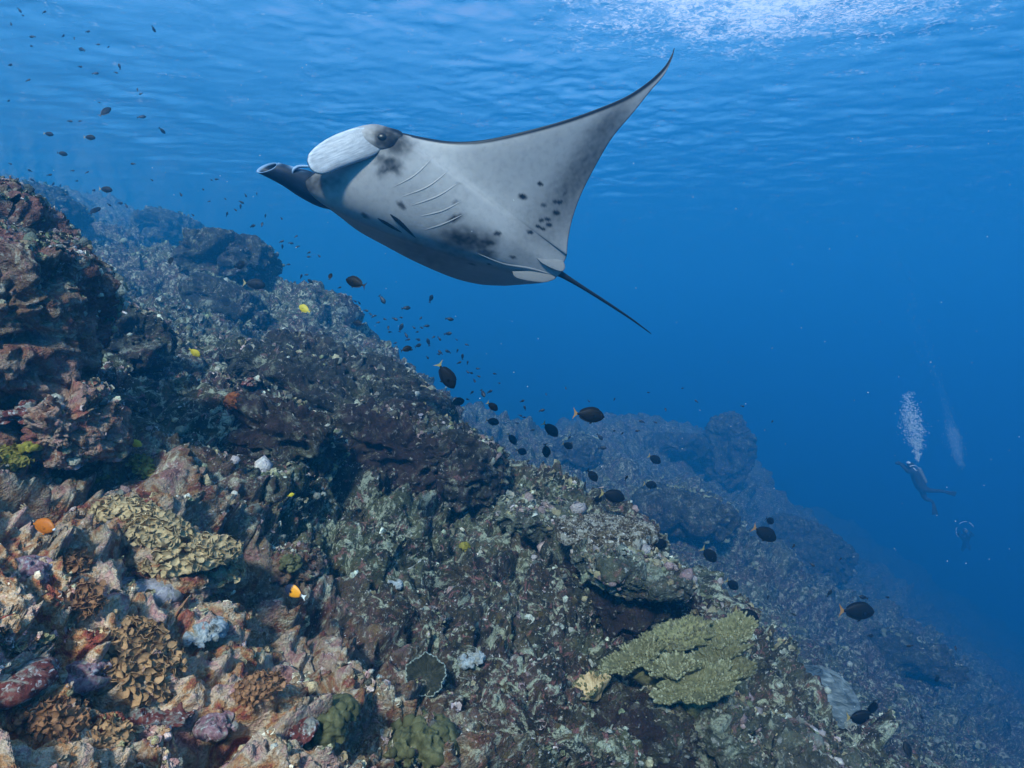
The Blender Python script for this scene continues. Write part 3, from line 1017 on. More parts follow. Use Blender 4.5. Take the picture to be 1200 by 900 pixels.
outcrop(470, 530, 5.0, 0.50, 0.40, 0.30, MAROON, 'dark maroon rock bulging beneath the right end of the ledge', 30, seed=6, s=0.6, n=150, rot=(0, 18, 0))
outcrop(545, 552, 5.25, 0.30, 0.36, 0.30, SLATE, 'black rock shoulder at the right end of the broad ledge', 30, seed=7, s=0.55, n=150, rot=(0, 25, 0))
outcrop(735, 705, 3.95, 0.42, 0.36, 0.24, MAROON, 'maroon rock block with a pale top above the table coral', 20, seed=8, s=0.55, n=200, flat_top=0.2, rot=(0, 14, 0))
outcrop(745, 664, 4.0, 0.36, 0.34, 0.09, PALE, 'pale crusted cap of rock on the maroon block', seed=9, s=0.36, n=140, rot=(0, 12, 0))
outcrop(625, 606, 5.2, 0.42, 0.4, 0.15, PALE, 'pale mossy rock mound left of the brown plate coral', 12, seed=10, s=0.4, n=140, rot=(0, 12, 0))
outcrop(745, 868, 3.2, 0.30, 0.28, 0.17, MAROON, 'dark rock hollow under the yellow green table coral', seed=11, s=0.42, n=140)
outcrop(838, 862, 3.35, 0.17, 0.24, 0.17, PALE, 'pale knobbly rock at the bottom right of the table coral', seed=12, s=0.36, n=140, rot=(0, 20, 0))
outcrop(960, 915, 3.7, 0.42, 0.3, 0.20, PALE, 'grey rubbly rock slope at the bottom edge right of the table coral', seed=13, s=0.4, n=140, rot=(0, 24, 0))
outcrop(312, 574, 4.0, 0.14, 0.13, 0.10, SLATE, 'small dark rounded rock sitting on the grey green slope', 10, seed=14, s=0.28, n=100)
outcrop(200, 655, 2.75, 0.27, 0.22, 0.13, PALE, 'rounded rock swelling under the tan leafy corals', 10, seed=27, s=0.35, n=150, rot=(0, 22, 0))
outcrop(150, 395, 5.3, 0.36, 0.3, 0.20, SLATE, 'dark hollowed rock right of the tall left rock', 20, seed=15, s=0.45, n=120, rot=(0, 20, 0))
outcrop(270, 358, 7.2, 0.50, 0.4, 0.16, SLATE, 'dark jagged rock ridge high on the slope', 14, seed=16, s=0.6, n=130, rot=(0, 28, 0))
outcrop(335, 662, 3.15, 0.16, 0.15, 0.10, MAROON, 'maroon rock behind the orange and white fish', 8, seed=17, s=0.3, n=100)
outcrop(268, 308, 14.0, 1.05, 1.0, 0.60, SLATE, 'hazy overhanging rock block standing out on the far ridge', 14, seed=18, s=1.4, n=150, flat_top=0.35, rot=(0, 10, 0))
outcrop(208, 272, 18.0, 0.95, 1.0, 0.38, SLATE, 'faint rock hump behind the overhanging block on the far ridge', 16, seed=19, s=1.2, n=110, flat_top=0.3, rot=(0, 12, 0))
outcrop(62, 246, 13.0, 0.55, 0.8, 0.30, SLATE, 'hazy rock hump behind the pointed left rock', 16, seed=20, s=1.0, n=110, rot=(0, 20, 0))
outcrop(788, 521, 15.5, 0.66, 0.8, 0.26, SLATE, 'flat topped rock block on the distant blue ridge', 14, seed=21, s=0.9, n=120, flat_top=0.35)
outcrop(852, 530, 21.0, 0.72, 0.9, 1.25, SLATE, 'faint rock pinnacle rising behind the flat topped block', 40, name='rock_pinnacle', seed=22, s=1.1, n=130)
outcrop(672, 530, 14.5, 0.50, 0.7, 0.30, SLATE, 'rounded rock hump at the left end of the distant ridge', 16, seed=23, s=0.8, n=120)
outcrop(805, 600, 11.0, 0.85, 0.7, 0.30, SLATE, 'wide shaded rock ledge below the flat topped block', 20, seed=24, s=1.0, n=130, flat_top=0.3, rot=(0, 12, 0))
outcrop(945, 640, 19.0, 1.3, 1.0, 0.85, SLATE, 'dim rock ridge end right of the distant pinnacle', 20, seed=25, s=1.3, n=120, rot=(0, 25, 0))
outcrop(1065, 770, 13.0, 0.9, 0.8, 0.40, SLATE, 'dim blue rock mound on the deep right slope', 20, seed=26, s=1.0, n=110, rot=(0, 15, 0))

# ------------------------------------------------------------------ small growth on the reef
def proto_frill(k):
    r_ = np.random.default_rng(100 + k)
    V, Fc = [], []
    for a_ in range(5):
        an = a_ * 2 * math.pi / 5 + r_.uniform(-.4, .4)
        dx, dy = math.cos(an), math.sin(an)
        L = r_.uniform(.7, 1.2)
        w_ = r_.uniform(.45, .7)
        up_ = r_.uniform(.2, .9)
        b = len(V)
        V += [(dx * .1 - dy * .2 * w_, dy * .1 + dx * .2 * w_, -.1), (dx * .1 + dy * .2 * w_, dy * .1 - dx * .2 * w_, -.1),
              (dx * L * .6 + dy * w_, dy * L * .6 - dx * w_, up_ * .5), (dx * L * .6 - dy * w_, dy * L * .6 + dx * w_, up_ * .6),
              (dx * L + dy * w_ * .7, dy * L - dx * w_ * .7, up_ + .2), (dx * L - dy * w_ * .6, dy * L + dx * w_ * .6, up_ + .05)]
        Fc += [(b, b + 1, b + 2), (b, b + 2, b + 3), (b + 3, b + 2, b + 4), (b + 3, b + 4, b + 5)]
    return np.array(V), np.array(Fc)


def proto_knob(k):
    bm = bmesh.new()
    bmesh.ops.create_icosphere(bm, subdivisions=1, radius=1.0)
    r_ = np.random.default_rng(200 + k)
    V = np.array([v.co[:] for v in bm.verts]) * (1 + r_.uniform(-.3, .3, (len(bm.verts), 1)))
    V[:, 2] *= 0.75
    Fc = np.array([[v.index for v in f.verts] for f in bm.faces])
    bm.free()
    Fc = Fc[V[Fc][:, :, 2].max(1) > -0.3]
    return V, Fc


def proto_twig(k):
    r_ = np.random.default_rng(300 + k)
    V, Fc = [], []
    for a_ in range(7):
        an = r_.uniform(0, 2 * math.pi)
        t_ = r_.uniform(.1, .8)
        d = np.array([math.cos(an) * t_, math.sin(an) * t_, 1.0])
        d /= np.linalg.norm(d)
        L = r_.uniform(.8, 1.5)
        s1 = np.cross(d, [.3, .2, 1]); s1 /= np.linalg.norm(s1)
        s2 = np.cross(d, s1)
        o_ = np.array([math.cos(an), math.sin(an), 0]) * r_.uniform(0, .5)
        b = len(V)
        for rr, hh in ((.17, -.1), (.15, L)):
            for q in range(3):
                c_ = math.cos(q * 2.094)
                s_ = math.sin(q * 2.094)
                V.append(o_ + d * hh + (s1 * c_ + s2 * s_) * rr)
        V.append(o_ + d * (L + .14))
        for q in range(3):
            q2 = (q + 1) % 3
            Fc += [(b + q, b + q2, b + 3 + q2), (b + q, b + 3 + q2, b + 3 + q), (b + 3 + q, b + 3 + q2, b + 6)]
    return np.array(V), np.array(Fc)


def vcol_material(name, rough_=0.8, scale=70, amt=0.35, spec=0.25):
    m = NT(name)
    at = m.n('ShaderNodeVertexColor', layer_name='Col')
    co = m.n('ShaderNodeNewGeometry').outputs['Position']
    f = m.noise(co, scale, 4, 0.65)
    dk = m.n('ShaderNodeMix', data_type='RGBA', blend_type='MULTIPLY')
    dk.inputs['Factor'].default_value = 1.0
    m.l(at.outputs[0], dk.inputs[6])
    m.l(m.ramp(f, [(0.3, 1 - amt * 1.6), (0.5, 1.0), (0.7, 1 + 0.0)]), dk.inputs[7])
    m.bsdf(dk.outputs[2], rough_, spec, f, 0.3, 0.004)
    return m.m


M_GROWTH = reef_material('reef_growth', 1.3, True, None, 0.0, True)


def build_growth():
    cs, ns_, wt = [], [], []
    bare = {'maroon_rock', 'slate_rock'}
    for o in [reef] + ROCKS:
        nv = len(o.data.vertices)
        c = np.empty(nv * 3, dtype=np.float32)
        o.data.vertices.foreach_get('co', c)
        k = np.empty(nv * 3, dtype=np.float32)
        o.data.vertex_normals.foreach_get('vector', k)
        cs.append(c.reshape(-1, 3) + np.array(o.location, dtype=np.float32))
        ns_.append(k.reshape(-1, 3))
        wt.append(np.full(nv, 0.25 if o.data.materials[0].name in bare else 1.0))
    co = np.concatenate(cs)
    no = np.concatenate(ns_)
    wt = np.concatenate(wt)
    px = 600 + F * co[:, 0] / co[:, 1]
    py = 450 - F * co[:, 2] / co[:, 1]
    facing = -(no * co).sum(1) / np.linalg.norm(co, axis=1)
    ok = (px > -120) & (px < 1320) & (py > 150) & (py < 1050) & (co[:, 1] > 1.4) & (co[:, 1] < 26) & (facing > 0.03) & (rng.random(len(co)) < wt)
    idx = np.where(ok)[0]
    protos = [proto_frill(k) for k in range(4)] + [proto_knob(k) for k in range(3)] + [proto_twig(k) for k in range(2)]
    n_total = 120000
    pick = rng.choice(idx, n_total, replace=False)
    pp = co[pick]
    dens = perlin(pp * 2.2, 91) + 0.5 * perlin(pp * 6.0, 92)
    keep = dens + rng.uniform(-.35, .35, n_total) > -0.12
    pick = pick[keep]
    pp, nn = co[pick], no[pick]
    n = len(pick)
    fam = (perlin(pp * 3.1, 93) + rng.normal(0, .12, n))
    kind = np.where(fam < -0.08, rng.integers(0, 4, n), np.where(fam < 0.12, rng.integers(0, 9, n), np.where(rng.random(n) < .3, rng.integers(4, 7, n), rng.integers(0, 4, n))))
    D = pp[:, 1]
    size = (0.008 + 0.015 * rng.random(n) ** 2.5) * (D / 2.4) ** 0.8
    big = (rng.random(n) < 0.12) & (kind >= 4) & (kind < 7) & (D < 5)
    size = np.where(big, size * rng.uniform(1.3, 2.2, n), size)
    # brightness and a slight hue of its own; the patch colour comes from the shared reef material
    palette = np.array([(0.9, 1.0, 0.75), (1.2, 1.25, 1.1), (1.9, 2.0, 1.8), (1.15, 1.0, 0.65), (1.1, 0.8, 0.82),
                        (0.5, 0.55, 0.5), (1.7, 1.5, 1.55), (0.8, 0.9, 0.55), (1.35, 1.25, 0.85)])
    ci = (perlin(pp * 1.6, 94) * 7 + rng.normal(0, 1.8, n) + 3).round().astype(int) % len(palette)
    ci = np.where(pp[:, 1] > 8, np.array([0, 1, 5, 7])[ci % 4], ci)
    col = palette[ci] * rng.uniform(0.6, 1.3, (n, 1)) * 0.75
    # frames
    up_ = nn * 0.7 + np.array([0, 0, 0.5]) + rng.normal(0, .25, (n, 3))
    up_ /= np.linalg.norm(up_, axis=1, keepdims=True)
    t1 = np.cross(up_, rng.normal(0, 1, (n, 3)))
    t1 /= np.linalg.norm(t1, axis=1, keepdims=True)
    t2 = np.cross(up_, t1)
    AV, AF, AC = [], [], []
    off = 0
    for k, (pv, pf) in enumerate(protos):
        s = np.where(kind == k)[0]
        if len(s) == 0:
            continue
        loc = pp[s][:, None] + size[s][:, None, None] * (pv[None, :, 0:1] * t1[s][:, None] + pv[None, :, 1:2] * t2[s][:, None] + pv[None, :, 2:3] * up_[s][:, None])
        loc = loc + nn[s][:, None] * 0.0
        AV.append(loc.reshape(-1, 3))
        AF.append((pf[None] + (np.arange(len(s)) * len(pv))[:, None, None]).reshape(-1, 3) + off)
        # tips a little paler, as in growing coral
        tip = np.clip(pv[:, 2], 0, 1)[None, :, None] * 0.5 + 0.85
        AC.append((col[s][:, None] * tip).reshape(-1, 3))
        off += len(s) * len(pv)
    me = mesh_np('reef_growth', np.concatenate(AV), np.concatenate(AF), smooth=False)
    set_attr(me, 'Col', np.concatenate(AC))
    o = link('reef_growth', me, M_GROWTH)
    tag(o, 'crust of tiny algae tufts, knobs and coral frills over the reef', None, None, 'stuff')


build_growth()
# ------------------------------------------------------------------ coral colonies and sponges
bpy.context.view_layer.update()
REEF_BODIES = [reef] + ROCKS


def on_reef(px, py):
    """nearest reef surface along the line of sight through (px, py)"""
    best = None
    d = P(px, py, 1.0).normalized()
    for o in REEF_BODIES:
        inv = o.matrix_world.inverted()
        ok, co, no, _ = o.ray_cast(inv @ Vector((0, 0, 0)), inv.to_3x3() @ d)
        if ok:
            co = o.matrix_world @ co
            if best is None or co.length < best[0].length:
                best = (co, no)
    if best is None:
        best = (P(px, py, 4.0), Vector((0, -.5, .8)))
    co, no = best
    n = (no * 0.5 + Vector((0.1, -0.45, 0.9))).normalized()
    return co, n


def frame(n, spin=0.0):
    n = Vector(n).normalized()
    t = n.cross(Vector((0.31, 0.9, 0.12))).normalized()
    b = n.cross(t)
    m = Matrix((t, b, n)).transposed()
    return m @ Matrix.Rotation(spin, 3, 'Z')


def coral_material(name, c1, c2, c3, scale=40, rough_=0.75):
    m = NT(name)
    g = m.n('ShaderNodeTexCoord').outputs['Object']
    oi = m.n('ShaderNodeObjectInfo').outputs['Random']
    f = m.noise(g, scale, 5, 0.65, 0.4)
    col = m.ramp(f, [(0.3, c1), (0.52, c2), (0.72, c3)])
    var = m.ramp(oi, [(0.0, 0.6), (1.0, 1.15)])
    col = m.mix(1.0, col, var, 'MULTIPLY')
    m.bsdf(col, rough_, 0.25, f, 0.5, 0.004)
    return m.m


def crust_material(name, c1, c2, c3, scale=14, rough_=0.85):
    """patchy encrusting growth overgrown here and there by pale turf"""
    m = NT(name)
    g = m.n('ShaderNodeNewGeometry').outputs['Position']
    f = m.noise(g, scale, 7, 0.72, 0.6)
    col = m.ramp(f, [(0.34, c1), (0.50, c2), (0.66, c3)])
    col = m.mix(m.ramp(m.noise(g, 17, 6, 0.72, 0.6), [(0.50, 0.0), (0.57, 0.9)]), col, (0.26, 0.25, 0.21))
    col = m.mix(m.ramp(m.noise(g, 13, 6, 0.72, 0.6), [(0.57, 0.0), (0.64, 0.9)]), col, (0.012, 0.010, 0.009))
    col = m.mix(m.ramp(m.noise(g, 60, 3, 0.6, 0.3), [(0.58, 0.0), (0.66, 0.8)]), col, (0.50, 0.48, 0.46))
    m.bsdf(col, rough_, 0.2, f, 1.0, 0.012)
    return m.m


M_BROWN = coral_material('brown_coral', (0.19, 0.095, 0.04), (0.48, 0.265, 0.125), (0.58, 0.38, 0.21))
M_TAN = coral_material('tan_coral', (0.26, 0.165, 0.07), (0.54, 0.385, 0.20), (0.66, 0.52, 0.33))
M_RUST = coral_material('rust_coral', (0.15, 0.06, 0.025), (0.38, 0.18, 0.085), (0.48, 0.28, 0.15))
M_MUSTARD = coral_material('mustard_coral', (0.10, 0.08, 0.01), (0.26, 0.21, 0.03), (0.36, 0.30, 0.08))
M_TABLE = coral_material('table_coral', (0.045, 0.043, 0.017), (0.14, 0.13, 0.055), (0.24, 0.22, 0.12), 60)
M_TIPS = coral_material('coral_tips', (0.085, 0.08, 0.034), (0.17, 0.16, 0.08), (0.38, 0.37, 0.26), 60)
M_OLIVE = coral_material('olive_coral', (0.035, 0.036, 0.013), (0.095, 0.09, 0.036), (0.17, 0.165, 0.085), 30)
M_DARKPLATE = crust_material('brown_plate', (0.016, 0.011, 0.006), (0.05, 0.036, 0.02), (0.13, 0.105, 0.06), 20)
M_RED = crust_material('red_sponge', (0.045, 0.010, 0.008), (0.15, 0.034, 0.028), (0.26, 0.10, 0.075), 35)
M_ORANGE = coral_material('orange_sponge', (0.12, 0.03, 0.01), (0.30, 0.085, 0.02), (0.38, 0.16, 0.05), 35)
M_YELLOW = coral_material('yellow_sponge', (0.12, 0.10, 0.01), (0.28, 0.23, 0.025), (0.38, 0.33, 0.07), 35)
M_WHITE = crust_material('pale_sponge', (0.13, 0.155, 0.17), (0.30, 0.34, 0.36), (0.44, 0.47, 0.49), 45)
M_LILAC = crust_material('lilac_crust', (0.15, 0.14, 0.16), (0.32, 0.30, 0.34), (0.46, 0.43, 0.46), 45)
M_PINK = crust_material('pink_crust', (0.10, 0.04, 0.05), (0.26, 0.13, 0.145), (0.42, 0.30, 0.31), 45)
M_CUP = coral_material('cup_coral', (0.014, 0.016, 0.009), (0.045, 0.046, 0.028), (0.11, 0.105, 0.07), 50)
M_RIM = coral_material('pale_rim', (0.15, 0.18, 0.15), (0.26, 0.30, 0.26), (0.38, 0.42, 0.38), 60)


def leaf_mesh(k):
    """one ruffled coral leaf: a closed thin fan about 1 unit wide"""
    r_ = np.random.default_rng(500 + k)
    nu, nv = 6, 4
    top, bot = [], []
    ph = r_.uniform(0, 6.28)
    for j in range(nv):
        v = j / (nv - 1)
        for i in range(nu):
            u = i / (nu - 1) * 2 - 1
            wd = 0.18 + 0.42 * v ** 0.8
            x = u * wd
            y = v * (0.75 - 0.28 * u * u) + 0.05
            z = 0.55 * v * v + 0.13 * v * math.sin(3.6 * u + ph) + r_.uniform(-.03, .03) * v
            top.append((x, y, z))
            bot.append((x, y + 0.02, z - 0.075))
    n = nu * nv
    V = np.array(top + bot)
    g = grid_faces(nv, nu)
    Fc = [g, (g + n)[:, ::-1]]
    rim = [j * nu for j in range(nv)] + [(nv - 1) * nu + i for i in range(1, nu)] + [j * nu + nu - 1 for j in range(nv - 2, -1, -1)]
    Fc.append(np.array([(rim[i + 1], rim[i], rim[i] + n, rim[i + 1] + n) for i in range(len(rim) - 1)]))
    return mesh_np('leaf', V, np.concatenate(Fc))


LEAVES = {}


def leaves_of(mat):
    if mat.name not in LEAVES:
        ms = []
        for k in range(6):
            me = leaf_mesh(k)
            me.materials.append(mat)
            ms.append(me)
        LEAVES[mat.name] = ms
    return LEAVES[mat.name]


def lump(name, parent, mat, rx, ry, rz, seed, n=64, amp=0.2, freq=2.0, rot=None):
    """noisy half-buried mound in its parent's frame"""
    lat = np.linspace(0.03, math.pi * 0.62, n)
    lon = np.linspace(0, 2 * math.pi, n * 2, endpoint=False)
    LA, LO = np.meshgrid(lat, lon, indexing='ij')
    d = np.stack([np.sin(LA) * np.cos(LO), np.sin(LA) * np.sin(LO), np.cos(LA)], -1)
    V = d * np.array([rx, ry, rz])
    rm = max(rx, ry)
    h = rough(V.reshape(-1, 3) + seed * 1.7, 300 + seed, 2 * math.pi * rm / (2 * n), 2.6 * rm).reshape(LA.shape) * amp * 2.6
    w1, _ = worley(V.reshape(-1, 3) * (freq * 1.4 / rm) + seed, seed)
    h = h + amp * 0.5 * rm * (np.sqrt(np.clip(1 - w1 * w1, 0, 1)) - 0.7).reshape(LA.shape)
    lim = 0.7 * min(rx, ry, rz)
    h = lim * np.tanh(h / lim)
    N = d / np.array([rx, ry, rz])
    N /= np.linalg.norm(N, axis=-1, keepdims=True)
    V = V + N * h[..., None]
    me = mesh_np(name, V.reshape(-1, 3), grid_faces(n, n * 2, True))
    return link(name, me, mat, parent)


def leafy_coral(px, py, rx, ry, rz, mat, label, n_leaves=90, leaf=0.05, seed=0, cat='coral', spin=0.0):
    co, n = on_reef(px, py)
    o = empty('leafy_coral', co - n * rz * 0.25, label, cat)
    M = frame(n, spin)
    o.rotation_euler = M.to_euler()
    lump('base', o, mat, rx * 0.74, ry * 0.74, rz * 0.66, seed, 48, 0.10, 2.2)
    r_ = np.random.default_rng(seed + 40)
    ms = leaves_of(mat)
    gold = math.pi * (3 - math.sqrt(5))
    for i in range(n_leaves):
        t = (i + 0.5) / n_leaves
        la = math.acos(1 - 1.05 * t)
        lo = i * gold + r_.uniform(-.3, .3)
        d = Vector((math.sin(la) * math.cos(lo), math.sin(la) * math.sin(lo), math.cos(la)))
        pos = Vector((d.x * rx, d.y * ry, d.z * rz)) * (0.88 + r_.uniform(-.10, .08))
        nn = Vector((d.x / rx, d.y / ry, d.z / rz)).normalized()
        lf = bpy.data.objects.new('leaf', ms[int(r_.integers(0, 6))])
        C.objects.link(lf)
        lf.parent = o
        lf.location = pos - nn * leaf * 0.15
        zt = (nn + Vector(r_.uniform(-.5, .5, 3))).normalized()
        lf.rotation_euler = frame(zt, r_.uniform(0, 6.28)).to_euler()
        s_ = leaf * r_.uniform(0.75, 1.3)
        lf.scale = (s_ * 1.15, s_, s_)
    return o


leafy_coral(163, 768, 0.165, 0.13, 0.085, M_BROWN, 'largest round brown leafy coral near the bottom left', 290, 0.024, 1)
leafy_coral(222, 650, 0.22, 0.15, 0.10, M_TAN, 'tan leafy coral mound above the large round brown one', 290, 0.027, 2, spin=0.5)
leafy_coral(140, 596, 0.20, 0.10, 0.06, M_TAN, 'low spreading tan leafy coral at the upper end of the tan patch', 204, 0.024, 3)
leafy_coral(180, 618, 0.17, 0.11, 0.07, M_TAN, 'tan leafy coral between the spreading one and the tan mound', 225, 0.024, 31)
leafy_coral(262, 672, 0.10, 0.09, 0.06, M_TAN, 'small tan leafy knob at the right end of the tan patch', 105, 0.024, 32)
leafy_coral(98, 702, 0.075, 0.06, 0.045, M_RUST, 'small rust brown leafy coral left of the lilac crust', 102, 0.023, 4)
leafy_coral(88, 655, 0.065, 0.05, 0.035, M_RUST, 'flat small brown leafy coral above the small rust one', 76, 0.019, 5)
leafy_coral(303, 806, 0.10, 0.08, 0.06, M_RUST, 'reddish brown leafy coral right of the large round one', 153, 0.016, 6)
leafy_coral(175, 548, 0.13, 0.08, 0.04, M_MUSTARD, 'mustard yellow leafy crust at the foot of the violet rocks', 127, 0.019, 7)
leafy_coral(15, 535, 0.09, 0.07, 0.045, M_MUSTARD, 'mustard coral clump at the left edge above the orange fish', 102, 0.017, 8)
leafy_coral(60, 838, 0.12, 0.09, 0.06, M_RUST, 'rust leafy coral low at the left edge', 153, 0.018, 9)
leafy_coral(120, 862, 0.085, 0.07, 0.05, M_BROWN, 'brown leafy tuft at the bottom left between red sponges', 111, 0.016, 10)


def mound(name, px, py, rx, ry, rz, mat, label, cat, seed, amp=0.25, freq=2.2, n=56, sink=0.25, knobs=0, knob=0.02):
    co, nn = on_reef(px, py)
    o = empty(name, co - nn * rz * sink, label, cat)
    o.rotation_euler = frame(nn, seed * 0.7).to_euler()
    lump('body', o, mat, rx, ry, rz, seed, n, amp, freq)
    if knobs:
        r_ = np.random.default_rng(seed + 70)
        bm = bmesh.new()
        bmesh.ops.create_icosphere(bm, subdivisions=2, radius=1.0)
        for v in bm.verts:
            v.co *= 1 + r_.uniform(-.15, .15)
        for f in bm.faces:
            f.smooth = True
        me = bpy.data.meshes.new('knob')
        bm.to_mesh(me)
        bm.free()
        me.materials.append(mat)
        for i in range(knobs):
            la = math.acos(1 - 0.95 * (i + .5) / knobs)
            lo = i * 2.4
            d = Vector((math.sin(la) * math.cos(lo) * rx, math.sin(la) * math.sin(lo) * ry, math.cos(la) * rz))
            k = bpy.data.objects.new('knob', me)
            C.objects.link(k)
            k.parent = o
            k.location = d
            s_ = knob * r_.uniform(.6, 1.3)
            k.scale = (s_, s_, s_ * 1.2)
    return o


mound('massive_coral', 492, 868, 0.155, 0.12, 0.075, M_OLIVE, 'lobed olive green massive coral at the bottom edge', 'coral', 11, 0.30, 2.6, 70, knobs=16, knob=0.024)
mound('sponge', 485, 663, 0.085, 0.07, 0.030, M_WHITE, 'pale blue white sponge patch in the middle of the reef', 'sponge', 12, 0.5, 3.2, 60, 0.3)
mound('sponge', 463, 682, 0.050, 0.035, 0.020, M_WHITE, 'small whitish sponge just below left of the pale blue patch', 'sponge', 13, 0.4, 3.2, 40, 0.3)
mound('coral_crust', 160, 690, 0.16, 0.08, 0.040, M_LILAC, 'lilac white crust between the two largest leafy corals', 'coral', 14, 0.45, 4.2, 70, 0.35)
mound('red_sponge', 195, 836, 0.10, 0.08, 0.028, M_RED, 'red sponge below the largest brown leafy coral', 'sponge', 15, 0.4, 3.0, 50)
mound('red_sponge', 22, 482, 0.08, 0.09, 0.06, M_RED, 'red sponge on the tall violet rock at the left edge', 'sponge', 16, 0.4, 3.0, 50)
mound('red_sponge', 255, 846, 0.08, 0.06, 0.022, M_PINK, 'pink crusted lump right of the lower red sponge', 'sponge', 17, 0.45, 3.4, 50)
mound('red_sponge', 345, 862, 0.08, 0.07, 0.026, M_RED, 'dark red sponge at the bottom edge left of the olive coral', 'sponge', 18, 0.4, 3.0, 50)
mound('red_sponge', 18, 800, 0.09, 0.08, 0.03, M_RED, 'red sponge at the lower left edge', 'sponge', 19, 0.4, 3.0, 50)
mound('coral_crust', 100, 790, 0.07, 0.05, 0.03, M_PINK, 'pink crust left of the largest brown leafy coral', 'coral', 20, 0.5, 3.6, 50)
mound('coral_crust', 35, 668, 0.07, 0.06, 0.03, M_PINK, 'pink crust on the grey rock below the orange fish', 'coral', 21, 0.5, 3.6, 50)
mound('orange_sponge', 274, 474, 0.055, 0.05, 0.075, M_ORANGE, 'orange sponge glowing in the dark ledge of the mid slope', 'sponge', 22, 0.35, 2.2, 40, 0.1)
mound('orange_sponge', 292, 448, 0.05, 0.05, 0.06, M_RED, 'rust red sponge above the orange one on the dark ledge', 'sponge', 23, 0.35, 2.2, 40, 0.1)
mound('yellow_sponge', 36, 524, 0.035, 0.03, 0.02, M_YELLOW, 'yellow sponge on the ledge at the left edge', 'sponge', 24, 0.4, 3.0, 30)
mound('yellow_sponge', 118, 560, 0.03, 0.03, 0.02, M_YELLOW, 'yellow sponge beside the spreading tan coral', 'sponge', 25, 0.4, 3.0, 30)
mound('yellow_sponge', 545, 640, 0.03, 0.03, 0.025, M_YELLOW, 'dull yellow sponge in the middle reef left of the pale mound', 'sponge', 26, 0.4, 3.0, 30)
mound('coral_crust', 552, 770, 0.07, 0.05, 0.03, M_WHITE, 'whitish crust right above the cup coral', 'coral', 27, 0.5, 3.6, 50)
mound('coral_crust', 340, 660, 0.05, 0.04, 0.03, M_OLIVE, 'pale green coral knob above the orange and white fish', 'coral', 28, 0.4, 3.0, 40, 0.0, knobs=12, knob=0.012)
mound('massive_coral', 385, 845, 0.09, 0.07, 0.045, M_OLIVE, 'small olive coral mound left of the lobed one', 'coral', 29, 0.35, 2.8, 50, knobs=10, knob=0.018)
mound('coral_crust', 240, 740, 0.11, 0.06, 0.03, M_WHITE, 'grey white crust right of the largest brown leafy coral', 'coral', 30, 0.5, 4.0, 60, 0.4)


def cup_coral():
    co, n = on_reef(500, 797)
    n = Vector((0.05, -0.80, 0.60)).normalized()
    o = empty('cup_coral', co + n * 0.075, 'dark round cup coral with a pale ruffled rim', 'coral')
    o.rotation_euler = frame(n).to_euler()
    nr, ns = 16, 144
    prof = [(0.012, -0.09), (0.02, -0.06), (0.045, -0.025), (0.070, 0.004), (0.088, 0.022), (0.093, 0.026), (0.092, 0.031), (0.084, 0.026),
            (0.068, 0.012), (0.048, -0.006), (0.025, -0.018), (0.012, -0.016), (0.002, -0.012)]
    A, _ = catmull(np.array(prof), 40)
    th = np.linspace(0, 2 * np.pi, ns, endpoint=False)
    V = []
    for r_, z in A:
        k = (r_ / 0.093) ** 3
        rr = r_ * (1 + 0.05 * k * np.sin(5 * th + 1) + 0.035 * k * np.sin(11 * th) + .02 * k * np.sin(23 * th))
        zz = z + 0.010 * k * np.sin(7 * th + 2) + 0.0035 * np.sin(24 * th + 2 * np.sin(3 * th)) * (r_ / 0.093)
        V.append(np.stack([rr * np.cos(th), rr * np.sin(th), zz], -1))
    V = np.array(V)
    link('bowl', mesh_np('bowl', V.reshape(-1, 3), grid_faces(len(V), ns, True)), M_CUP, o)
    i = int(np.argmax(A[:, 0]))
    ring = V[i]
    tv = []
    for k in range(ns):
        p = ring[k]
        out = np.array([p[0], p[1], 0]) / np.linalg.norm(p[:2])
        for q in range(6):
            an = q * math.pi / 3
            rad = 0.0042 + 0.0014 * math.sin(k * 1.7)
            tv.append(p + out * rad * math.cos(an) + np.array([0, 0, 1]) * rad * math.sin(an))
    tv = np.array(tv).reshape(ns, 6, 3)
    tv = np.concatenate([tv, tv[:1]], 0)
    link('rim', mesh_np('rim', tv.reshape(-1, 3), grid_faces(ns + 1, 6, True)), M_RIM, o)


cup_coral()


def plate(name, parent, mat, rx, ry, thick, seed, n=110, lobes=0.42, saucer=0.04):
    th = np.linspace(0, 2 * np.pi, n, endpoint=False)
    edge = 1 + lobes * (perlin(np.stack([np.cos(th) * 1.3, np.sin(th) * 1.3, th * 0 + seed], -1), seed) + 0.6 * perlin(
        np.stack([np.cos(th) * 4, np.sin(th) * 4, th * 0 + seed], -1), seed + 1) + 0.3 * perlin(np.stack([np.cos(th) * 10, np.sin(th) * 10, th * 0], -1), seed + 2))
    rows = []
    prof = [(0.02, 0, 1), (0.25, 0, 1), (0.5, 0, 1), (0.75, 0, 1), (0.92, 0, 1), (0.99, -0.25, 1), (1.0, -0.55, 0), (0.96, -0.9, 0), (0.7, -1.1, 0), (0.4, -1.6, 0), (0.15, -3.5, 0)]
    A, _ = catmull(np.array(prof, float), 44)
    for r_, z, t_ in A:
        x = r_ * rx * edge * np.cos(th)
        y = r_ * ry * edge * np.sin(th)
        zz = z * thick + saucer * r_ ** 2 + 0.35 * thick * perlin(np.stack([x * 22, y * 22, x * 0 + seed], -1), seed + 3) * min(1, r_ * 2) * (1.0 if t_ > .5 else 0.5)
        rows.append(np.stack([x, y, zz], -1))
    V = np.array(rows)
    return link(name, mesh_np(name, V.reshape(-1, 3), grid_faces(len(V), n, True)), mat, parent), edge


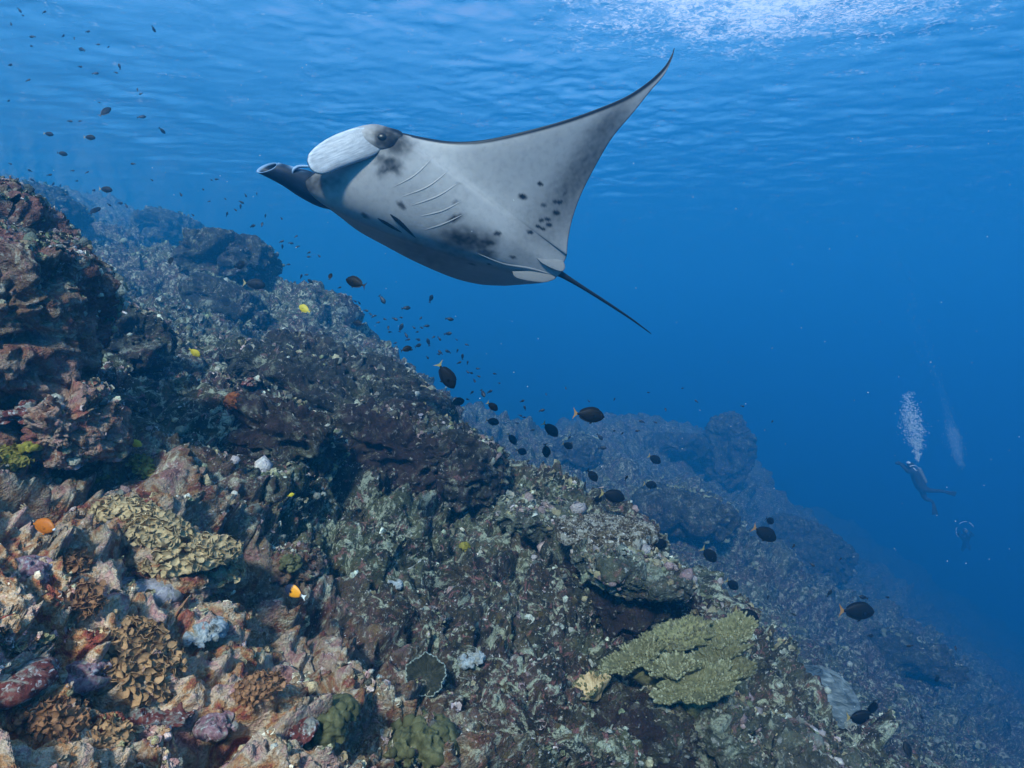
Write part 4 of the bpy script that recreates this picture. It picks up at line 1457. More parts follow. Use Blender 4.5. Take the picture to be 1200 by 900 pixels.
def branchlets(parent, mat, rx, ry, edge, count, size, seed, saucer, rim_bias=0.5):
    """short stubby fingers covering a plate: too small to pick apart singly"""
    r_ = np.random.default_rng(seed)
    pv, pf = [], []
    for (rr, zz) in ((0.40, -0.3), (0.50, 0.35), (0.42, 0.8)):
        for q in range(5):
            pv.append((rr * math.cos(q * 1.2566), rr * math.sin(q * 1.2566), zz))
    pv.append((0, 0, 1.08))
    for k in range(2):
        for q in range(5):
            q2 = (q + 1) % 5
            pf += [(k * 5 + q, k * 5 + q2, k * 5 + 5 + q2), (k * 5 + q, k * 5 + 5 + q2, k * 5 + 5 + q)]
    for q in range(5):
        pf.append((10 + q, 10 + (q + 1) % 5, 15))
    pv = np.array(pv)
    pf = np.array(pf)
    AV, AF = [], []
    for i in range(count):
        a_ = r_.uniform(0, 2 * math.pi)
        f = math.sqrt(r_.uniform(0.0, 1.0)) if r_.random() > rim_bias else r_.uniform(0.85, 1.0)
        e_ = edge[int(a_ / (2 * math.pi) * len(edge)) % len(edge)]
        x, y = f * rx * e_ * math.cos(a_), f * ry * e_ * math.sin(a_)
        out = Vector((math.cos(a_), math.sin(a_), 0))
        d = (Vector((0, 0, 1)) + out * (f ** 3) * r_.uniform(.3, 1.5) + Vector(r_.uniform(-.35, .35, 3))).normalized()
        M = np.array(frame(d, r_.uniform(0, 6)))
        s_ = size * r_.uniform(.6, 1.35)
        L = r_.uniform(.6, 1.1)
        v = (pv * np.array([s_ * 0.62, s_ * 0.62, s_ * L])) @ M.T + np.array([x, y, saucer * f * f])
        AF.append(pf + len(AV) * len(pv))
        AV.append(v)
    o = link('branchlets', mesh_np('branchlets', np.concatenate(AV), np.concatenate(AF)), mat, parent)
    o['kind'] = 'stuff'
    return o


def table_coral():
    base, n = on_reef(800, 800)
    d0 = 3.32
    root = empty('table_coral', P(800, 800, d0 + 0.1), 'yellow green table coral with fringed tiers at the lower right of the near reef', 'coral')
    for i, (px, py, d, rx, ry, tilt, yaw, cnt) in enumerate((
            (792, 757, 3.46, 0.24, 0.115, -16, 10, 430), (852, 747, 3.50, 0.175, 0.105, -15, 16, 300), (745, 778, 3.36, 0.165, 0.085, -24, 4, 270),
            (788, 789, 3.27, 0.135, 0.075, -8, 8, 210), (836, 776, 3.34, 0.17, 0.07, -14, 12, 240), (818, 808, 3.18, 0.215, 0.115, -11, 6, 380),
            (862, 792, 3.26, 0.10, 0.07, -10, 12, 120), (694, 811, 3.28, 0.105, 0.065, -32, 0, 130))):
        pl, edge = plate('plate', root, M_TABLE if i < 7 else M_TAN, rx, ry, 0.016, 30 + i, saucer=0.06)
        pl.location = P(px, py, d) - root.location
        pl.rotation_euler = (R(16), R(tilt), R(yaw))
        branchlets(pl, M_TIPS if i < 7 else M_TABLE, rx, ry, edge, cnt, 0.019, 60 + i, 0.05)
    for q_ in ((795, 752, 3.5), (850, 748, 3.52), (750, 782, 3.4), (790, 792, 3.3), (822, 812, 3.22)):
        tube('stem', [P(800, 850, 3.5) - root.location, P((800 + q_[0]) / 2, (850 + q_[1]) / 2 - 6, q_[2]) - root.location, P(*q_) - root.location], [0.09, 0.05, 0.07], M_TABLE, root, 14)
    tube('stem', [P(800, 862, 3.5) - root.location, P(800, 820, 3.5) - root.location, P(805, 770, 3.48) - root.location], [0.12, 0.07, 0.13], M_TABLE, root, 20)


table_coral()


def brown_plate():
    co, n = on_reef(712, 628)
    d = co.y
    root = empty('plate_coral', P(713, 612, d), 'thick brown plate coral standing on the reef edge', 'coral')
    pl, edge = plate('plate', root, M_DARKPLATE, 0.31, 0.26, 0.10, 44, lobes=0.30, saucer=-0.03)
    pl.rotation_euler = (R(4), R(2), 0)
    branchlets(pl, M_DARKPLATE, 0.31, 0.26, edge, 1300, 0.013, 90, -0.03, 0.25)
    tube('stem', [Vector((0, 0, -0.35)), Vector((0, 0, -0.15)), Vector((0, 0, -0.03))], [0.20, 0.16, 0.22], M_DARKPLATE, root, 20)


brown_plate()


def arch_coral():
    """a big faint shell of coral standing below the near reef on the right"""
    co, n = on_reef(962, 812)
    d = max(co.y, 6.5)
    k = d / 750.0
    root = empty('shell_coral', P(948, 838, d), 'large pale arched coral shell, faint in the blue at lower right', 'coral')
    m = NT('shell_coral')
    g = m.n('ShaderNodeTexCoord').outputs['Object']
    mp = m.n('ShaderNodeMapping')
    mp.inputs['Scale'].default_value = (1, 1, 3.5)
    m.l(g, mp.inputs[0])
    f = m.noise(mp.outputs[0], 7, 5, 0.65, 1.2)
    m.bsdf(m.ramp(f, [(0.35, (0.035, 0.045, 0.05)), (0.55, (0.12, 0.15, 0.16)), (0.74, (0.26, 0.30, 0.31))]), 0.8, 0.2, f, 0.5, 0.03)
    lat = np.linspace(0, math.pi / 2, 40)
    lon = np.linspace(math.pi * 0.95, math.pi * 2.05, 70)
    LA, LO = np.meshgrid(lat, lon, indexing='ij')
    r_ = 52 * k
    nz = 1 + 0.10 * perlin(np.stack([LA * 2, LO * 2, LO * 0], -1), 5)
    V = np.stack([np.cos(LA) * np.cos(LO) * r_ * 1.05, np.cos(LA) * np.sin(LO) * r_ * 0.6, np.sin(LA) * r_ * 1.12], -1) * nz[..., None]
    V2 = V[::-1] * 0.93
    W = np.concatenate([V, V2], 0)
    link('shell', mesh_np('shell', W.reshape(-1, 3), grid_faces(80, 70)), m.m, root)
    a_ = np.linspace(0.02, math.pi - 0.02, 40)
    pts = [Vector((math.cos(t) * r_ * 1.05 * (1 + .02 * math.sin(9 * t)), -0.06 * r_, math.sin(t) * r_ * 1.14)) for t in a_[::3]]
    tube('rim', pts, [0.008 * d / 6 * (1.0 + 0.8 * math.sin(q * 2.3)) for q in range(len(pts))], m.m, root, 8)
    root.rotation_euler = (0, R(14), R(-20))


arch_coral()
# ------------------------------------------------------------------ fish
def fish_material(name, stops, rough_=0.45):
    """colours change along the body from tail (0) to snout (1)"""
    m = NT(name)
    g = m.n('ShaderNodeTexCoord').outputs['Object']
    sp = m.n('ShaderNodeSeparateXYZ')
    m.l(g, sp.inputs[0])
    f = m.noise(g, 22, 3, 0.6)
    ad = m.n('ShaderNodeMath', operation='MULTIPLY_ADD')
    m.l(f, ad.inputs[0])
    ad.inputs[1].default_value = 0.06
    m.l(sp.outputs[0], ad.inputs[2])
    sh = m.n('ShaderNodeMath', operation='ADD')
    m.l(ad.outputs[0], sh.inputs[0])
    sh.inputs[1].default_value = 0.47
    col = m.ramp(sh.outputs[0], stops)
    m.bsdf(col, rough_, 0.4, f, 0.15, 0.003)
    return m.m


def plain(name, col, rough_=0.5, spec=0.3):
    m = NT(name)
    f = m.noise(m.n('ShaderNodeTexCoord').outputs['Object'], 18, 3, 0.6)
    c = m.mix(m.ramp(f, [(0.35, 0.35), (0.65, 0.0)]), col, tuple(x * 0.55 for x in col))
    m.bsdf(c, rough_, spec)
    return m.m


F_DARK = plain('dark_fish', (0.0045, 0.0045, 0.0045), 0.55, 0.12)
F_FIN = plain('dark_fin', (0.003, 0.003, 0.003))
F_PALE = plain('pale_tail', (0.30, 0.24, 0.09))
F_AMBER = plain('amber_tail', (0.28, 0.15, 0.05))
F_YELLOW = plain('yellow_fish', (0.55, 0.42, 0.015))
F_ORANGE = plain('orange_fish', (0.50, 0.13, 0.008))
F_BLACK = plain('black_fin', (0.012, 0.012, 0.016))
F_WHITE = plain('white_snout', (0.75, 0.75, 0.72))
F_EYE = plain('fish_eye', (0.008, 0.008, 0.008), 0.15, 0.5)
F_BLUEGREY = plain('bluegrey_fish', (0.006, 0.008, 0.010))


def fish_body_mesh(name, depth=0.46, width=0.16, peduncle=0.065, n=26, seg=16, wobble=0.0):
    """unit-length body along +X (snout at +0.5, tail root at -0.36)"""
    x = np.linspace(0.5, -0.37, n)
    t = (0.5 - x) / 0.87
    h = np.interp(t, [0, .03, .12, .3, .48, .66, .82, .93, 1.0], [.006, .055, .145, .225, .235, .19, .115, peduncle / 2 + .008, peduncle / 2]) * depth / 0.47
    wd = np.interp(t, [0, .03, .12, .3, .5, .7, .9, 1.0], [.005, .030, .062, .080, .078, .055, .022, .012]) * width / 0.16
    k = np.array([.25, .5, .25])
    h = np.convolve(np.pad(h, 1, 'edge'), k, 'valid')
    h[0] = 0.004
    zc = np.interp(t, [0, .2, .6, 1.0], [-.02, 0, 0, 0.0])
    a_ = np.linspace(0, 2 * np.pi, seg, endpoint=False)
    V = np.stack([np.repeat(x[:, None], seg, 1), wd[:, None] * np.sin(a_)[None], zc[:, None] + h[:, None] * np.cos(a_)[None]], -1)
    me = mesh_np(name, V.reshape(-1, 3), grid_faces(n, seg, True))
    return me, (x, h, zc)


def fin_mesh(name, outline, th=0.012):
    """flat fin with a little thickness from an outline in the x-z plane"""
    o_ = np.array(outline, float)
    n = len(o_)
    c = o_.mean(0)
    V = [(p[0], th / 2, p[1]) for p in o_] + [(p[0], -th / 2, p[1]) for p in o_]
    V = [tuple(v) for v in V]
    bm = bmesh.new()
    vs = [bm.verts.new(v) for v in V]
    fs = [bm.faces.new(vs[:n]), bm.faces.new(vs[n:][::-1])]
    for i in range(n):
        j = (i + 1) % n
        bm.faces.new((vs[i], vs[n + i], vs[n + j], vs[j]))
    bmesh.ops.triangulate(bm, faces=fs)
    me = bpy.data.meshes.new(name)
    bm.to_mesh(me)
    bm.free()
    return me


def make_fish(name, body_m, fin_m, tail_m, depth=0.46, crescent=0.17, extra=None):
    o = bpy.data.objects.new(name, None)
    C.objects.link(o)
    o.empty_display_size = 0.1
    me, (x, h, zc) = fish_body_mesh('body', depth)
    link('body', me, body_m, o)
    s = crescent
    link('tail_fin', fin_mesh('tail_fin', [(-.35, .035), (-.40, .06), (-.46, s * .75), (-.50, s * 1.15), (-.485, s * .7), (-.462, s * .3), (-.455, 0),
                                           (-.462, -s * .3), (-.485, -s * .7), (-.50, -s * 1.15), (-.46, -s * .75), (-.40, -.06), (-.35, -.035)]), tail_m, o)

    def along(sgn, t0, t1, hgt):
        up_, lo_ = [], []
        for t in np.linspace(t0, t1, 9):
            xx = 0.5 - 0.87 * t
            hh = np.interp(-xx, -x, h)
            f = (t - t0) / (t1 - t0)
            up_.append((xx - 0.02 * f, sgn * (hh + hgt * (0.35 + 0.65 * f) * (1 if f < .95 else .5))))
            lo_.append((xx, sgn * (hh - 0.02)))
        return up_ + lo_[::-1]
    link('dorsal_fin', fin_mesh('dorsal_fin', along(1, .22, .90, .050)), fin_m, o)
    link('anal_fin', fin_mesh('anal_fin', along(-1, .50, .90, .050)), fin_m, o)
    link('pelvic_fin', fin_mesh('pelvic_fin', [(.17, -.19 * depth / .46), (.08, -.20 * depth / .46), (.03, -.285 * depth / .46), (.10, -.265 * depth / .46)]), fin_m, o)
    for sd in (1, -1):
        pf = link('pectoral_fin', fin_mesh('pectoral_fin', [(.0, .0), (-.10, .05), (-.13, .0), (-.09, -.05)], 0.008), fin_m, o, (.22, sd * .078, -.02))
        pf.rotation_euler = (0, 0, R(-28 * sd))
        bm = bmesh.new()
        bmesh.ops.create_uvsphere(bm, u_segments=10, v_segments=6, radius=0.024)
        em = bpy.data.meshes.new('eye')
        bm.to_mesh(em)
        bm.free()
        link('eye', em, F_EYE, o, (.385, sd * .042, .035))
    if extra:
        extra(o)
    return o


def copy_fish(src):
    c = src.copy()
    C.objects.link(c)
    for ch in src.children:
        k = ch.copy()
        C.objects.link(k)
        k.parent = c
    return c


def pose(o, px, py, d, length_px, heading, turn=0.0, squash=1.0):
    """heading: degrees in the view plane, 0 = swimming right, 90 = up; turn: away from (+) or towards (-) the viewer"""
    hx = Vector((math.cos(R(heading)) * math.cos(R(turn)), math.sin(R(turn)), math.sin(R(heading)) * math.cos(R(turn)))).normalized()
    upv = Vector((-math.sin(R(heading)), 0, math.cos(R(heading))))
    if upv.z < 0:
        upv = -upv
    z = (upv - hx * upv.dot(hx)).normalized()
    y = z.cross(hx)
    L = length_px * d / F
    o.location = P(px, py, d)
    o.rotation_euler = Matrix((hx, y, z)).transposed().to_euler()
    o.scale = (L, L, L * squash)


fish_dark = make_fish('dark_fish', F_DARK, F_FIN, F_FIN)
fish_pale = make_fish('dark_fish', F_DARK, F_FIN, F_PALE)
fish_amber = make_fish('dark_fish', F_DARK, F_FIN, F_AMBER)
fish_yellow = make_fish('yellow_fish', F_YELLOW, F_YELLOW, F_YELLOW, 0.5, 0.10)


def orange_extra(o):
    bm = bmesh.new()
    bmesh.ops.create_uvsphere(bm, u_segments=12, v_segments=8, radius=0.07)
    me = bpy.data.meshes.new('snout')
    bm.to_mesh(me)
    bm.free()
    k = link('snout', me, F_WHITE, o, (.44, 0, -.035))
    k.scale = (1.0, .6, .8)


fish_orange = make_fish('orange_fish', F_ORANGE, F_ORANGE, F_BLACK, 0.48, 0.12, orange_extra)
# harlequin-patterned fish: dark head and back, orange flank, white edge
fish_tri = make_fish('patterned_fish', fish_material('patterned_fish', [(0.0, (0.70, 0.70, 0.66)), (0.16, (0.70, 0.70, 0.66)), (0.22, (0.02, 0.02, 0.03)), (0.30, (0.80, 0.30, 0.01)),
                                                                      (0.62, (0.80, 0.32, 0.01)), (0.70, (0.015, 0.02, 0.04)), (1.0, (0.015, 0.02, 0.04))]), F_BLACK, F_WHITE, 0.5, 0.12)

BIG = [  # kind, px, py, m ahead, length px, heading, turn, label
    ('D', 417, 331, 5.6, 27, 158, 12, 'black fish swimming left under the manta head, clear of the slope'),
    ('P', 298, 333, 6.8, 26, -6, 8, 'black fish with a yellow tail in front of the far overhanging block'),
    ('D', 281, 311, 7.0, 20, 10, -30, 'black fish just above the yellow tailed one on the upper slope'),
    ('Y', 357, 362, 7.0, 17, 150, 15, 'yellow fish on the crest of the upper slope'),
    ('Y', 228, 413, 4.6, 15, -40, 20, 'yellow fish over the upper middle of the slope'),
    ('Y', 158, 519, 3.2, 17, -30, 25, 'yellow fish at the foot of the violet rocks'),
    ('Y', 341, 580, 3.9, 8, 20, 30, 'tiny yellow fish beside the small dark rounded rock'),
    ('O', 50, 616, 2.18, 36, -8, -12, 'orange fish with a black tail near the left edge'),
    ('T', 346, 694, 2.9, 30, 158, 15, 'orange and black fish with a white tail edge by the maroon rock'),
    ('P', 523, 440, 5.2, 36, -58, 10, 'large black fish diving steeply over the reef edge below the manta'),
    ('D', 536, 471, 5.6, 20, 12, 35, 'black fish right under the steeply diving one'),
    ('P', 577, 476, 7.5, 17, -38, 20, 'greyish fish highest in the chain of fish past the ledge'),
    ('P', 577, 494, 6.6, 18, -12, 25, 'round black fish below the greyish one in the chain'),
    ('P', 600, 514, 6.2, 17, -55, 15, 'black fish third down the chain past the ledge'),
    ('A', 611, 529, 7.0, 17, -20, 35, 'half hidden dark fish in the valley below the chain'),
    ('P', 645, 503, 6.0, 25, -42, 10, 'dark fish with a pale tail heading down left of the lone big fish'),
    ('D', 640, 528, 6.2, 20, -80, 25, 'dark fish hanging head down above the valley'),
    ('P', 665, 522, 7.0, 17, -25, 30, 'dark fish right of the one hanging head down'),
    ('A', 690, 486, 5.2, 38, -6, 6, 'lone big dark fish with an amber tail in open water at centre'),
    ('D', 694, 557, 6.0, 20, -48, 15, 'dark fish above the brown plate coral swimming down'),
    ('P', 718, 581, 5.0, 32, -14, 12, 'dark fish with a pale crescent tail just over the brown plate coral'),
    ('D', 700, 585, 5.8, 17, -20, 40, 'dark fish half behind the pale crescent tailed one'),
    ('P', 767, 538, 8.0, 20, -30, 20, 'small dark fish with a yellow tail before the flat topped block'),
    ('P', 762, 568, 7.5, 19, -12, 20, 'small dark fish below the yellow tailed one before the distant ridge'),
    ('D', 772, 637, 5.2, 26, -22, 25, 'dark fish behind the right end of the brown plate coral'),
    ('A', 896, 625, 5.6, 34, -28, 8, 'dark fish with a yellow tail high over the deep slope on the right'),
    ('P', 831, 650, 5.6, 27, -42, 15, 'dark fish with a whitish crescent tail left of the one over the deep slope'),
    ('P', 858, 685, 6.0, 22, -38, 18, 'smallest of the three dark fish in line above the table coral'),
    ('P', 875, 722, 4.6, 36, -26, 8, 'dark fish with a yellow tail right above the table coral'),
    ('A', 1004, 716, 5.0, 44, -3, 5, 'big dark fish with an orange tail over the deep slope at right'),
    ('P', 1008, 841, 4.6, 36, -4, 8, 'dark fish low on the right beside the pale arched coral'),
    ('D', 1023, 828, 5.0, 26, -80, 30, 'dark fish pointing down behind the one beside the arched coral'),
    ('D', 995, 874, 4.2, 27, -60, 40, 'dark fish against the grey rubble at the bottom right'),
    ('D', 1019, 891, 4.2, 27, -12, 35, 'dark fish cut by the bottom edge at the right'),
    ('D', 1064, 880, 5.0, 21, 92, 30, 'dark fish hanging upright at the bottom right in the blue'),
    ('D', 594, 663, 3.9, 18, 80, 35, 'dark fish resting over the middle reef below the pale mound'),
    ('D', 902, 610, 7.0, 17, -30, 30, 'faint dark fish above the yellow tailed one on the right'),
    ('D', 1098, 795, 8.5, 13, -70, 30, 'faint fish over the deep blue slope at the far right'),
    ('P', 124, 222, 6.5, 15, -4, 8, 'dark fish above the far left ridge'),
    ('P', 105, 161, 7.0, 13, 0, 10, 'dark fish in open water at the upper left, right one of a trio'),
    ('P', 57, 157, 7.4, 11, -6, 10, 'dark fish in open water at the upper left, left one of a trio'),
    ('D', 73, 180, 7.2, 11, -6, 20, 'dark fish in open water at the upper left, lowest of a trio'),
    ('D', 123, 131, 7.5, 17, 52, 20, 'slim dark fish slanting upward at the upper left'),
    ('D', 111, 247, 7.0, 19, 80, 50, 'black fish over the far left ridge seen end on'),
    ('D', 420, 379, 7.0, 15, 165, 15, 'black fish just above the slope left of the small shoal'),
    ('D', 476, 409, 7.5, 14, 20, 20, 'dark fish on the reef edge beneath the small shoal'),
    ('D', 387, 324, 8.0, 10, 85, 30, 'small dark fish left of the black one under the manta head'),
    ('D', 200, 306, 6.0, 16, 115, 40, 'black fish low over the upper left slope seen end on'),
]
SRC = {'D': fish_dark, 'P': fish_pale, 'A': fish_amber, 'Y': fish_yellow, 'O': fish_orange, 'T': fish_tri}
_used = set()
for kind, px, py, d, L, hd, tn, lab in BIG:
    src = SRC[kind]
    o = copy_fish(src) if kind in _used else src
    _used.add(kind)
    if py > 300 and px < 900 or kind in 'OT':
        # keep clear of the reef: stay nearer to the viewer than the slope behind
        co, _n = on_reef(px, py)
        if co.y < d + 0.15 and co.y > 1.2:
            d = max(1.2, co.y - 0.15)
    pose(o, px, py, d, L, hd, tn)
    tag(o, lab, 'fish', 'yellow reef fish' if kind == 'Y' else ('dark fish in a loose band along the reef' if kind in 'DPA' else None))

# small far fish: body and tail in one mesh
bm = bmesh.new()
me_b, _ = fish_body_mesh('small_fish', 0.44, n=12, seg=8)
bm.from_mesh(me_b)
me_t = fin_mesh('tail', [(-.35, .03), (-.50, .17), (-.455, 0), (-.50, -.17), (-.35, -.03)], 0.02)
bm.from_mesh(me_t)
me_t = fin_mesh('fin', [(.30, .16), (-.25, .17), (-.33, .06), (0, .1)], 0.02)
bm.from_mesh(me_t)
SMALL = bpy.data.meshes.new('small_fish')
bm.to_mesh(SMALL)
bm.free()
SMALL.materials.append(F_BLUEGREY)
for p_ in SMALL.polygons:
    p_.use_smooth = True


def small(px, py, d, L, hd, tn, label, group):
    o = bpy.data.objects.new('small_fish', SMALL)
    C.objects.link(o)
    pose(o, px, py, d, L, hd, tn)
    tag(o, label, 'fish', group)


frng = np.random.default_rng(33)
listed = {
    ('tiny dark fish scattered in open water at the upper left', 'tiny fish at the upper left'): (
        (13, 28, 5), (23, 12, 5), (27, 18, 4), (38, 43, 6), (74, 42, 6), (96, 58, 9), (87, 45, 4), (103, 37, 5), (94, 78, 5), (112, 86, 6), (140, 78, 6), (136, 85, 4),
        (33, 94, 5), (10, 118, 5), (12, 76, 6), (180, 34, 6), (161, 105, 4), (165, 110, 4), (166, 137, 8), (190, 153, 7), (94, 142, 4), (82, 142, 5), (116, 120, 3), (52, 14, 5),
        (12, 192, 4), (35, 200, 4), (58, 205, 5), (38, 211, 5), (85, 200, 4), (90, 212, 4), (156, 192, 5), (102, 202, 4), (62, 216, 5), (76, 227, 5), (110, 223, 6), (141, 238, 7),
        (148, 241, 5), (128, 240, 4), (178, 211, 3), (37, 54, 5), (115, 52, 4), (127, 55, 4)),
    ('tiny dark fish drifting between the far ridge and the manta head', 'tiny fish by the far ridge'): (
        (254, 210, 4), (212, 228, 5), (283, 237, 5), (282, 242, 5), (276, 246, 4), (266, 251, 5), (297, 264, 5), (307, 263, 6), (311, 253, 4), (330, 256, 4), (296, 265, 6), (330, 283, 5),
        (341, 285, 5), (331, 289, 5), (349, 289, 4), (362, 296, 4), (362, 301, 4), (374, 300, 4), (264, 233, 3), (288, 229, 4), (301, 227, 3), (238, 222, 4), (347, 277, 4), (248, 211, 3),
        (353, 324, 5), (364, 330, 7), (359, 322, 4), (374, 342, 6), (396, 348, 4), (406, 348, 4), (398, 337, 4), (338, 310, 4), (320, 297, 4), (226, 252, 4), (245, 236, 3)),
    ('small dark fish in the loose shoal over the reef edge under the manta', 'shoal over the reef edge'): (
        (448, 351, 10), (476, 361, 9), (505, 350, 9), (527, 374, 8), (525, 391, 8), (463, 374, 6), (470, 384, 9), (476, 393, 6), (478, 398, 5), (455, 384, 5), (457, 389, 4), (489, 389, 4),
        (494, 384, 4), (500, 382, 6), (490, 398, 6), (490, 405, 8), (502, 401, 8), (515, 397, 5), (516, 413, 6), (525, 412, 6), (542, 418, 6), (538, 425, 5), (501, 419, 4), (514, 415, 4),
        (429, 364, 5), (434, 368, 4), (437, 371, 4), (405, 358, 4), (418, 358, 5), (420, 361, 4), (439, 370, 4), (443, 378, 4), (451, 374, 4), (493, 373, 4), (508, 395, 4), (535, 398, 3),
        (547, 404, 4), (536, 411, 4), (552, 437, 5), (548, 436, 4), (485, 384, 4), (470, 372, 4), (421, 355, 4), (416, 353, 4), (463, 402, 4), (481, 410, 5)),
    ('faint small fish in the blue between the ledge and the distant ridge', 'faint fish in mid water'): (
        (566, 461, 9), (574, 459, 6), (553, 460, 5), (548, 468, 4), (556, 446, 5), (561, 441, 4), (580, 438, 4), (585, 449, 3), (612, 470, 5), (615, 478, 5), (635, 481, 6), (624, 504, 5),
        (610, 487, 4), (614, 489, 4), (606, 496, 4), (603, 520, 6), (667, 513, 5), (670, 520, 4), (703, 512, 8), (706, 525, 8), (720, 505, 4), (729, 508, 4), (747, 505, 5), (752, 494, 6),
        (768, 495, 4), (780, 480, 4), (690, 470, 3), (663, 455, 3), (720, 468, 3), (583, 520, 6), (590, 524, 5), (654, 545, 6), (734, 560, 6), (870, 476, 4), (816, 470, 4), (905, 494, 4),
        (760, 460, 3), (800, 455, 3), (640, 462, 3), (548, 425, 4), (560, 432, 4)),
    ('faint small fish over the dim slope at the right', 'faint fish over the deep slope'): (
        (972, 695, 8), (1020, 745, 8), (1012, 700, 9), (1066, 757, 6), (930, 640, 6), (952, 662, 5), (985, 655, 5), (1040, 700, 5), (1120, 760, 5), (900, 700, 5), (930, 720, 5), (1080, 840, 6)),
}
ORD = ['first', 'second', 'third', 'fourth', 'fifth', 'sixth', 'seventh', 'eighth', 'ninth', 'tenth']
SHORT = {'tiny fish at the upper left': 'tiny dark fish at the upper left', 'tiny fish by the far ridge': 'tiny fish between far ridge and manta',
         'shoal over the reef edge': 'small shoal under the manta', 'faint fish in mid water': 'faint fish left of the distant ridge',
         'faint fish over the deep slope': 'faint fish over the deep right slope'}
for (lab, grp), items in listed.items():
    rows = sorted(items, key=lambda q: q[1])
    for r0 in range(0, len(rows), 7):
        for k, (px, py, L) in enumerate(sorted(rows[r0:r0 + 7], key=lambda q: q[0])):
            hd = float(frng.choice([0, 0, 180, -30, 30, 60, 150, -50, 85]) + frng.normal(0, 14))
            lb = f"{ORD[k]} from the left, {ORD[r0 // 7]} row down, among the {SHORT[grp]}"
            small(px, py, float(frng.uniform(7.5, 11) if py < 560 else frng.uniform(5.5, 7.0)), L * 1.25, hd, float(frng.uniform(-35, 35)), lb, lab)
# ------------------------------------------------------------------ divers and their bubbles
M_SUIT = plain('wetsuit', (0.018, 0.020, 0.024), 0.7)
M_FINS = plain('swim_fins', (0.02, 0.022, 0.025), 0.5)
M_TANK = plain('tank_metal', (0.16, 0.17, 0.18), 0.35, 0.5)
M_SKINTONE = plain('skin', (0.42, 0.27, 0.20), 0.6)
M_PALEGEAR = plain('pale_gear', (0.75, 0.78, 0.80), 0.35, 0.5)


def skinned(name, joints, bones, mat, parent, sub=2):
    """continuous body grown round a skeleton; joints: name -> (point, radius)"""
    keys = list(joints)
    me = bpy.data.meshes.new(name)
    me.from_pydata([joints[k][0] for k in keys], [(keys.index(a_), keys.index(b_)) for a_, b_ in bones], [])
    o = bpy.data.objects.new(name, me)
    C.objects.link(o)
    o.modifiers.new('skin', 'SKIN').use_smooth_shade = True
    ss = o.modifiers.new('sub', 'SUBSURF')
    ss.levels = ss.render_levels = sub
    lay = me.skin_vertices[0].data if me.skin_vertices else me.attributes
    for i, k in enumerate(keys):
        r_ = joints[k][1]
        me.skin_vertices[0].data[i].radius = (r_, r_) if not isinstance(r_, tuple) else r_
    me.skin_vertices[0].data[keys.index('pelvis')].use_root = True
    dg = bpy.context.evaluated_depsgraph_get()
    dm = bpy.data.meshes.new_from_object(o.evaluated_get(dg))
    dm.name = name
    bpy.data.objects.remove(o)
    bpy.data.meshes.remove(me)
    dm.materials.clear()
    dm.materials.append(mat)
    return link(name, dm, None, parent)


def sphere(name, parent, mat, loc, sc, seg=20):
    bm = bmesh.new()
    bmesh.ops.create_uvsphere(bm, u_segments=seg, v_segments=seg // 2, radius=1.0)
    for f in bm.faces:
        f.smooth = True
    me = bpy.data.meshes.new(name)
    bm.to_mesh(me)
    bm.free()
    k = link(name, me, mat, parent, loc)
    k.scale = sc
    return k


def swim_fin(parent, p0, p1, width):
    p0, p1 = Vector(p0), Vector(p1)
    d = (p1 - p0)
    sd = d.cross(Vector((0.25, 1, 0.1))).normalized()
    up_ = d.cross(sd).normalized() * 0.012
    V, rows = [], 8
    for i in range(rows):
        t = i / (rows - 1)
        wd = width * (0.38 + 0.62 * t ** 0.8) * 0.5
        c = p0 + d * t + up_ * 3 * math.sin(t * 3)
        for s_, q in ((-1, 1), (-.5, 1.2), (0, .8), (.5, 1.2), (1, 1)):
            V.append(c + sd * wd * s_ + up_ * q * (1.3 - t))
        for s_, q in ((1, -1), (.5, -1.2), (0, -.8), (-.5, -1.2), (-1, -1)):
            V.append(c + sd * wd * s_ + up_ * q * (1.3 - t))
    me = mesh_np('swim_fin', [list(v) for v in V], grid_faces(rows, 10, True))
    return link('swim_fin', me, M_FINS, parent)


